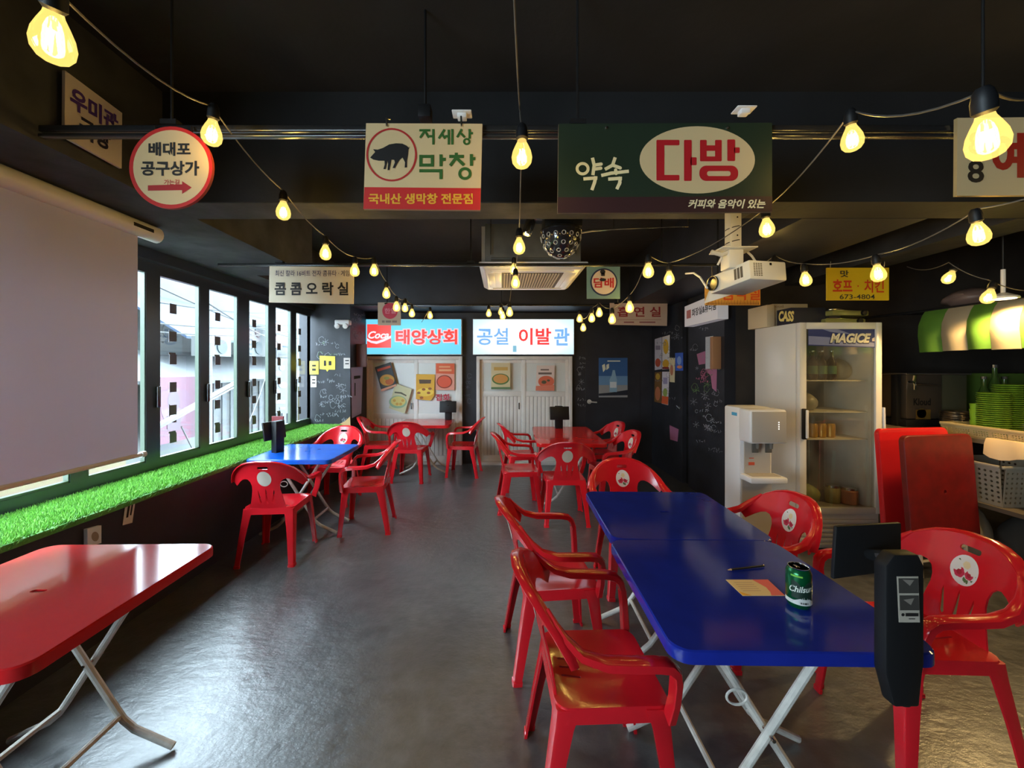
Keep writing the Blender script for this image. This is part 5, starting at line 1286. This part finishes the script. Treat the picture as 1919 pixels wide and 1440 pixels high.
# pendant lamp
pl = thing('pendant_lamp', 'white pendant lamp hanging before the awning', 'lamp', P(1880, 562, 2.74))
pq = P(1880, 560, 2.74)
MB().lathe([(.075, 0), (.072, .012), (.04, .028), (.018, .04), (.0, .04)], 24, pq).build('lamp_shade', M['white'], pl)
MB().tube([pq + Vector((0, 0, .04)), pq + Vector((0, 0, .20))], .012, 8).build('stem', M['white'], pl)
MB().tube([pq + Vector((0, 0, .20)), Vector((pq.x, pq.y, ZC))], .006, 6).build('cord', M['black'], pl)
MB().lathe([(0, -.004), (.060, -.004), (.060, .004), (0, .004)], 20, pq).build('diffuser', glow(255, 235, 190, 3.0), pl)
l = bpy.data.lights.new('pendant_glow', 'SPOT'); l.energy = PENDANT_W; l.color = (1, .66, .26); l.shadow_soft_size = .06; l.spot_size = radians(155); l.spot_blend = .35
o = bpy.data.objects.new('pendant_glow', l); C.objects.link(o); o.location = (0, 0, -.018); o.parent = pl

# ------------------------------------------------------------------ ceiling equipment
acu = thing('air_conditioner', 'white ceiling cassette air conditioner with slatted grille', 'air conditioner', (.25, 3.8, 2.33))
x0, x1, y0, y1, zb_ = -.19, .72, 3.32, 4.30, 2.33
bl = mat('ac_white', (.80, .80, .86), .3)
mb = MB().loft([[Vector((a, b, zb_)) for a, b in ((x0 + .05, y0 + .05), (x1 - .05, y0 + .05), (x1 - .05, y1 - .05), (x0 + .05, y1 - .05))],
                [Vector((a, b, zb_ + .035)) for a, b in ((x0, y0), (x1, y0), (x1, y1), (x0, y1))], [Vector((a, b, zb_ + .055)) for a, b in ((x0, y0), (x1, y0), (x1, y1), (x0, y1))]])
mb.build('panel', bl, acu, bevel=.008)
gx0, gx1, gy0, gy1 = .02, .52, 3.50, 4.10
MB().bx(gx0 - .02, gx1 + .02, gy0 - .02, gy1 + .02, zb_ - .004, zb_ + .002).build('grille_backing', pr(90, 80, 75), acu)
n = 20
for i in range(n):
    xx = gx0 + (gx1 - gx0) * i / n
    MB().bx(xx, xx + .013, gy0, gy1, zb_ - .012, zb_ - .003).build('grille_slat', pr(200, 190, 180), acu)
for fl in ((x0 + .10, x1 - .10, y0 + .08, y0 + .14), (x0 + .10, x1 - .10, y1 - .14, y1 - .08), (x0 + .07, x0 + .13, y0 + .18, y1 - .18), (x1 - .13, x1 - .07, y0 + .18, y1 - .18)):
    MB().bx(*fl, zb_ - .006, zb_ + .001).build('air_flap', bl, acu, bevel=.004)
body = mat('ac_body_grey', (.10, .10, .095), .5, noise=(8, .7, 1.2))
MB().bx(x0 + .05, x1 - .05, y0 + .06, y1 - .06, zb_ + .055, 2.72).build('body', body, acu, bevel=.006)
MB().bx(x0 + .02, x0 + .06, y0 + .07, y0 + .3, zb_ + .06, 2.70).build('side_cover', pr(150, 148, 150), acu)
MB().bx(x0 + .1, x1 - .15, y0 + .055, y0 + .062, zb_ + .06, zb_ + .09).bx(x0 + .1, x1 - .15, y0 + .055, y0 + .062, zb_ + .10, zb_ + .105).build('body_rib', pr(80, 76, 68), acu)
for xx in (x0 + .1, x1 - .1): MB().tube([(xx, y0 + .03, 2.45), (xx, y0 + .03, ZC)], .005, 6).build('hanger_rod', M['steel'], acu)
# silver spotlight-like duct end
so = MB().lathe([(0, 0), (.03, 0), (.036, .01), (.036, .10), (.028, .115), (.012, .12), (.012, .15), (0, .15)], 16, P(986, 440, 2.8), M=Matrix.Rotation(radians(20), 3, 'Y'))
o = so.tube([P(993, 410, 2.8), P(1040, 413, 2.8)], .008, 8).tube([P(993, 412, 2.8), P(993, 400, 2.85)], .01, 8).build('spotlight', M['chrome']); tag(o, 'small silver spotlight on a bracket above the cassette unit', 'lamp')
# LED effect dome
dc = P(1051, 436, 2.75); dR = 37 / F * 2.75
dm = thing('disco_lamp', 'black disco dome lamp with silver ringed lenses', 'lamp', dc - Vector((0, 0, dR)))
MB().lathe([(dR * 1.02 * cos(a), -dR * 1.3 * sin(a)) for a in [i * pi / 2 / 10 for i in range(11)]], 32, dc).build('dome', mat('dome_black', (.02, .02, .025), .12, spec=.9), dm)
MB().lathe([(dR * .9, 0), (dR * 1.05, 0), (dR * 1.05, .012), (dR * .9, .012)], 32, dc).build('dome_rim', M['blackmetal'], dm)
MB().bx(dc.x - .12, dc.x + .13, dc.y - .10, dc.y + .12, dc.z + .012, dc.z + .115).build('lamp_body', M['black'], dm, bevel=.006)
MB().bx(dc.x - .125, dc.x + .135, dc.y - .02, dc.y + .02, dc.z + .115, ZC).build('bracket', M['blackmetal'], dm)
MB().bx(dc.x - .008, dc.x + .03, dc.y - .103, dc.y - .1, dc.z + .075, dc.z + .087).build('display', pr(150, 140, 150), dm)
lens = None
for row, (el_, nn) in enumerate(((14, 16), (34, 14), (53, 10), (72, 5))):
    for i in range(nn):
        a = 2 * pi * (i + .5 * (row % 2)) / nn; e_ = radians(el_)
        nrm = Vector((cos(a) * cos(e_), sin(a) * cos(e_), -sin(e_) * .8)).normalized()
        p = dc + Vector((dR * 1.02 * cos(a) * cos(e_), dR * 1.02 * sin(a) * cos(e_), -dR * 1.3 * sin(e_)))
        Rm = nrm.to_track_quat('Z', 'Y').to_matrix()
        if lens is None:
            lens = MB().tube([(.0125 * cos(a_), .0125 * sin(a_), .002) for a_ in [j_ * pi / 8 for j_ in range(16)]], .0026, 6, closed=True).build('lens_ring', mat('silver_ring', (.6, .6, .62), .35, .6), dm, local=True); o = lens
        else:
            o = lens.copy(); C.objects.link(o)
        o.location = p - WPOS[dm.name]; o.rotation_euler = Rm.to_euler()
# foil duct scraps
o = MB().tube([P(1080, 437, 3.0), P(1110, 432, 3.0), P(1150, 430, 3.0), P(1230, 427, 3.0), P(1290, 425, 3.0)], [.012, .010, .007, .004, .004], 8).tube([P(1150, 430, 3.0), Vector((*P(1150, 430, 3.0).xy, ZC))], .004, 6).tube([P(1290, 425, 3.0), Vector((*P(1290, 425, 3.0).xy, ZC))], .004, 6).build('foil_pipe', M['chrome']); tag(o, 'thin silver foil pipe running right of the disco lamp', 'pipe')

# projector
pj = thing('projector', 'white projector on a ceiling pole', 'projector', P(1395, 520, 2.2))
def PJ(px, py, d): return P(px, py, d)
# body: left front (lens) face, right side face; built as a rotated box
pc_ = P(1398, 522, 2.26)
Rz = Matrix.Rotation(radians(-79), 4, 'Z') @ Matrix.Rotation(radians(-5), 4, 'Y')
TM = Matrix.Translation(pc_) @ Rz
WPJ = mat('projector_white', (.70, .66, .56), .35)
def pj_part(mb, nm, m, **k): return mb.xf(TM).build(nm, m, pj, **k)
# local: +x right/near face ... front (lens) is -x, side with vents -y
pj_part(MB().bx(-.15, .15, -.115, .115, -.055, .05), 'body', WPJ, bevel=.010)
pj_part(MB().bx(-.151, -.149, -.1, .1, -.05, .04), 'lens_face', pr(205, 200, 200), bevel=.0005)
pj_part(MB().lathe([(0, 0), (.030, 0), (.040, .012), (.043, .012), (.043, 0), (0, 0)], 24, (-.115, -.116, .0), M=Matrix.Rotation(pi / 2, 3, 'X')), 'lens_ring', M['blackmetal'])
vb = MB()
for i in range(3): vb.bx(.045 + i * .022, .060 + i * .022, -.1165, -.114, -.03, .03)
pj_part(vb, 'vent', pr(70, 66, 62))
vb = MB()
for i in range(4):
    for j in range(8): vb.bx(.1495, .1515, -.09 + i * .014, -.081 + i * .014, -.035 + j * .009, -.030 + j * .009)
pj_part(vb, 'side_vent', pr(110, 100, 80))
pj_part(MB().bx(.1495, .152, .01, .022, .025, .038), 'sensor', M['black'])
pj_part(MB().lathe([(0, 0), (.02, 0), (.02, .012), (0, .012)], 14, (.05, .06, .05)), 'foot', WPJ)
MB().bx(P(1367, 400, 2.2).x, P(1388, 400, 2.2).x, 2.19, 2.25, P(0, 466, 2.2).z, 2.37).build('pole', WPJ, pj, bevel=.004)
hole_ = MB()
for py in (407, 441): hole_.lathe([(0, 0), (.0045, 0), (.0045, .001), (0, .001)], 10, P(1382, py, 2.189), M=Matrix.Rotation(pi / 2, 3, 'X'))
hole_.build('bolt_hole', M['black'], pj)
for py in (426, 452):
    c = Vector((P(1377, 0, 2.2).x, 2.22, P(0, py, 2.2).z))
    MB().tube([c + Vector((.035 * cos(a), .036 * sin(a), .008 * cos(a))) for a in [i * pi / 10 for i in range(20)]], .0022, 6, closed=True).build('cable_tie', M['black'], pj)
MB().bx(1.19, 1.38, 2.15, 2.30, P(0, 466, 2.2).z - .008, P(0, 466, 2.2).z).build('mount_plate', WPJ, pj, bevel=.003)
MB().bx(1.24, 1.32, 2.18, 2.27, pc_.z + .04, P(0, 466, 2.2).z - .008).build('mount_neck', WPJ, pj, bevel=.006)
MB().tube([P(1333, 472, 2.2), P(1352, 478, 2.2), P(1372, 470, 2.2)], .012, 8).build('mount_arm', WPJ, pj)
for s_, e_ in ((1362, 1345), (1398, 1420)):
    MB().tube([P(s_, 470, 2.25), P((s_ + e_) / 2, 480, 2.25), P(e_, 497, 2.27)], .006, 8).build('mount_leg', WPJ, pj)
o = MB().tube([P(1325, 540, 2.3), P(1312, 520, 2.4), P(1300, 512, 2.6), P(1285, 513, 2.7)], .006, 8).build('power_cable', M['white']); tag(o, 'white cable running down to the projector', 'cable')
# small white pendant piece below the projector
sp_ = thing('pendant_lamp', 'white conical pendant lamp below the projector', 'lamp', P(1348, 562, 2.7))
c = P(1345, 548, 2.75)
MB().lathe([(.088, -.03), (.10, -.045), (.055, .02), (.02, .055), (0, .055)], 24, c, M=Matrix.Rotation(radians(-18), 3, 'Y')).build('lamp_shade', M['white'], sp_)
MB().tube([c + Vector((0, 0, .05)), Vector((c.x, c.y, ZC))], .006, 6).build('cord', M['black'], sp_)
# speaker cabinets near the rail
o = MB().box(P(797, 213, 1.62), (.05, .05, .05)).tube([P(797, 213, 1.62), Vector((*P(797, 213, 1.62).xy, ZC))], .006, 6).build('junction_box', M['black'], bevel=.004); tag(o, 'small black box on the ceiling above the pig sign', 'box')

# ------------------------------------------------------------------ string lights
BG = glass_mat('bulb_glass', (1, .93, .62), .06, .02, emit=.55, ecol=(1, .72, .20))
FIL = glow(255, 232, 150, 16.0)
bulb0 = None
def bulb(px, py, size, label, tilt=(0, 0), lit=True):
    global bulb0
    d = .062 * F / size
    if bulb0 is None:
        r = thing('string_bulb', label, 'light bulb', (0, 0, 0), 0, 'string light bulbs')
        MB().lathe([(.013, .050), (.015, .042), (.022, .028), (.029, .012), (.0325, -.005), (.030, -.021), (.021, -.033), (.010, -.038), (0, -.039)], 20).build('glass', BG, r, local=True)
        fb = MB()
        for a in range(5):
            an = a * 2 * pi / 5
            fb.tube([(.007 * cos(an), .007 * sin(an), .018), (.010 * cos(an + .3), .010 * sin(an + .3), -.018)], .0022, 5)
        fb.build('filament', FIL, r, local=True)
        MB().lathe([(.0, .048), (.014, .048), (.019, .054), (.019, .075), (.015, .092), (.009, .10), (0, .10)], 14).build('socket', M['black'], r, local=True)
        l = bpy.data.lights.new('bulb_glow', 'POINT'); l.energy = BULB_W; l.color = (1, .66, .22); l.shadow_soft_size = .02
        o = bpy.data.objects.new('bulb_glow', l); C.objects.link(o); o.parent = r
        bulb0 = r; c = r
    else:
        c = copy_tree(bulb0)
    c.location = P(px, py, d); c.rotation_euler = (radians(tilt[0]), radians(tilt[1]), 0)
    tag(c, label, 'light bulb', 'string light bulbs')
    return Vector(c.location) + Vector((0, 0, .1))
def string(name_label, bulbs, pre=(), post=(), m=None):
    pts = [P(*p) for p in pre]
    for px, py, sz, lb, *tl in bulbs: pts.append(bulb(px, py, sz, lb, tl[0] if tl else (0, 0)))
    pts += [P(*p) for p in post]
    full = []
    for a, b in zip(pts[:-1], pts[1:]):
        L_ = (b - a).length
        for t in range(8):
            f = t / 8; full.append(a.lerp(b, f) - Vector((0, 0, .05 * L_ * 4 * f * (1 - f))))
    full.append(pts[-1])
    o = MB().tube(full, .0029, 6).build('light_cable', m or M['cable']); tag(o, name_label, 'cable')
string('light string cable along the window side', [
    (100, 77, 62, 'largest bulb, top corner above the white violet sign', (20, 25)), (397, 252, 33, 'bulb beside the round arrow sign', (10, 12)), (531, 397, 24.5, 'bulb between round sign and pig sign, below the rail'), (610, 475, 20, 'bulb above the beige five letter sign'),
    (665, 508, 16.5, 'bulb at the corner of the beige five letter sign'), (701, 508, 15.5, 'bulb just right of the beige five letter sign'), (724, 551, 14, 'bulb above the crimson disc sign'), (743, 576, 13, 'bulb in front of the crimson disc sign'),
    (759, 578, 11.5, 'bulb just right of the crimson disc sign'), (772, 588, 11, 'bulb touching the cyan lightbox top, left of two'), (806, 592, 10, 'bulb touching the cyan lightbox top, right of two')], pre=[(70, -20, .62)], post=[(790, 604, 4.6)])
string('light string cable down the middle of the room', [
    (978, 292, 37, 'bulb hanging between the pig sign and green sign'), (973, 463, 22, 'bulb in front of the cassette air conditioner body'), (966, 530, 16.5, 'bulb before the air conditioner grille, lower one'), (963, 506, 14.5, 'bulb before the air conditioner grille, upper one'),
    (955, 586, 12.5, 'bulb right of the cluster above the white lightbox'), (939, 585, 10.5, 'middle top bulb of the cluster above the white lightbox'), (942, 593, 10.5, 'lowest bulb of the cluster above the white lightbox'), (916, 588, 10, 'leftmost bulb of the cluster above the white lightbox')], pre=[(962, -40, .9), (974, 205, 1.45)])
string('light string cable toward the black door', [
    (1850, 262, 58, 'large bulb in front of the cream sign with eights', (10, -18)), (1597, 262, 34, 'bulb between the green sign and the eights sign', (8, -12)), (1437, 429, 25, 'bulb below the green sign corner, above the projector', (0, -5)), (1254, 523, 18.5, 'bulb between disc sign and projector, lower right of two'), (1215, 509, 19.5, 'bulb right of the sage green square sign'),
    (1180, 577, 15, 'bulb in front of the beige three letter sign'), (1147, 599, 13.5, 'bulb at the edge of the beige three letter sign'), (1123, 587, 12, 'top bulb of the zigzag beside the white lightbox'), (1109, 597, 12, 'second bulb of the zigzag beside the white lightbox'), (1093, 615, 10.5, 'lowest bulb of the zigzag beside the white lightbox'), (1086, 598, 10.5, 'bulb nearest the white lightbox in the zigzag')],
    pre=[(1960, 175, .95)])
string('light string cable over the fridge', [
    (1834, 441, 31, 'bulb above the awning under the eights sign', (5, -15)), (1646, 514, 23, 'bulb in front of the yellow sign', (0, -10)), (1510, 525, 19, 'bulb left of the yellow sign', (0, -8)), (1452, 506, 17, 'bulb peeking out beside the projector')], pre=[(1960, 360, 1.4)], post=[(1420, 500, 2.8)])
string('light string cable along the awning', [
    (1778, 521, 18, 'bulb above the plastic wrapped bundle', (0, 30)), (1852, 557, 20, 'bulb beside the pendant lamp shade', (0, 20))], pre=[(1700, 500, 3.2)], post=[(1940, 545, 2.4)])

string('added light string cable over the kitchen, out of frame', [  # unseen bulbs added to warm the light on the kitchen side
    (2060, 470, 24, 'added unseen bulb over the kitchen side, nearer one'), (2200, 520, 24, 'added unseen bulb over the kitchen side, farther one'), (2320, 250, 36, 'added unseen bulb beside the eights sign')], pre=[(1990, 520, 2.2)], post=[(2500, 150, 1.2)])

# unseen second pendant, added for amber light on fridge, chair and floor
pl2 = copy_tree(pl); pl2.location = Vector((3.95, 1.2, WPOS[pl.name].z)); tag(pl2, 'added unseen pendant lamp farther along the counter', 'lamp')
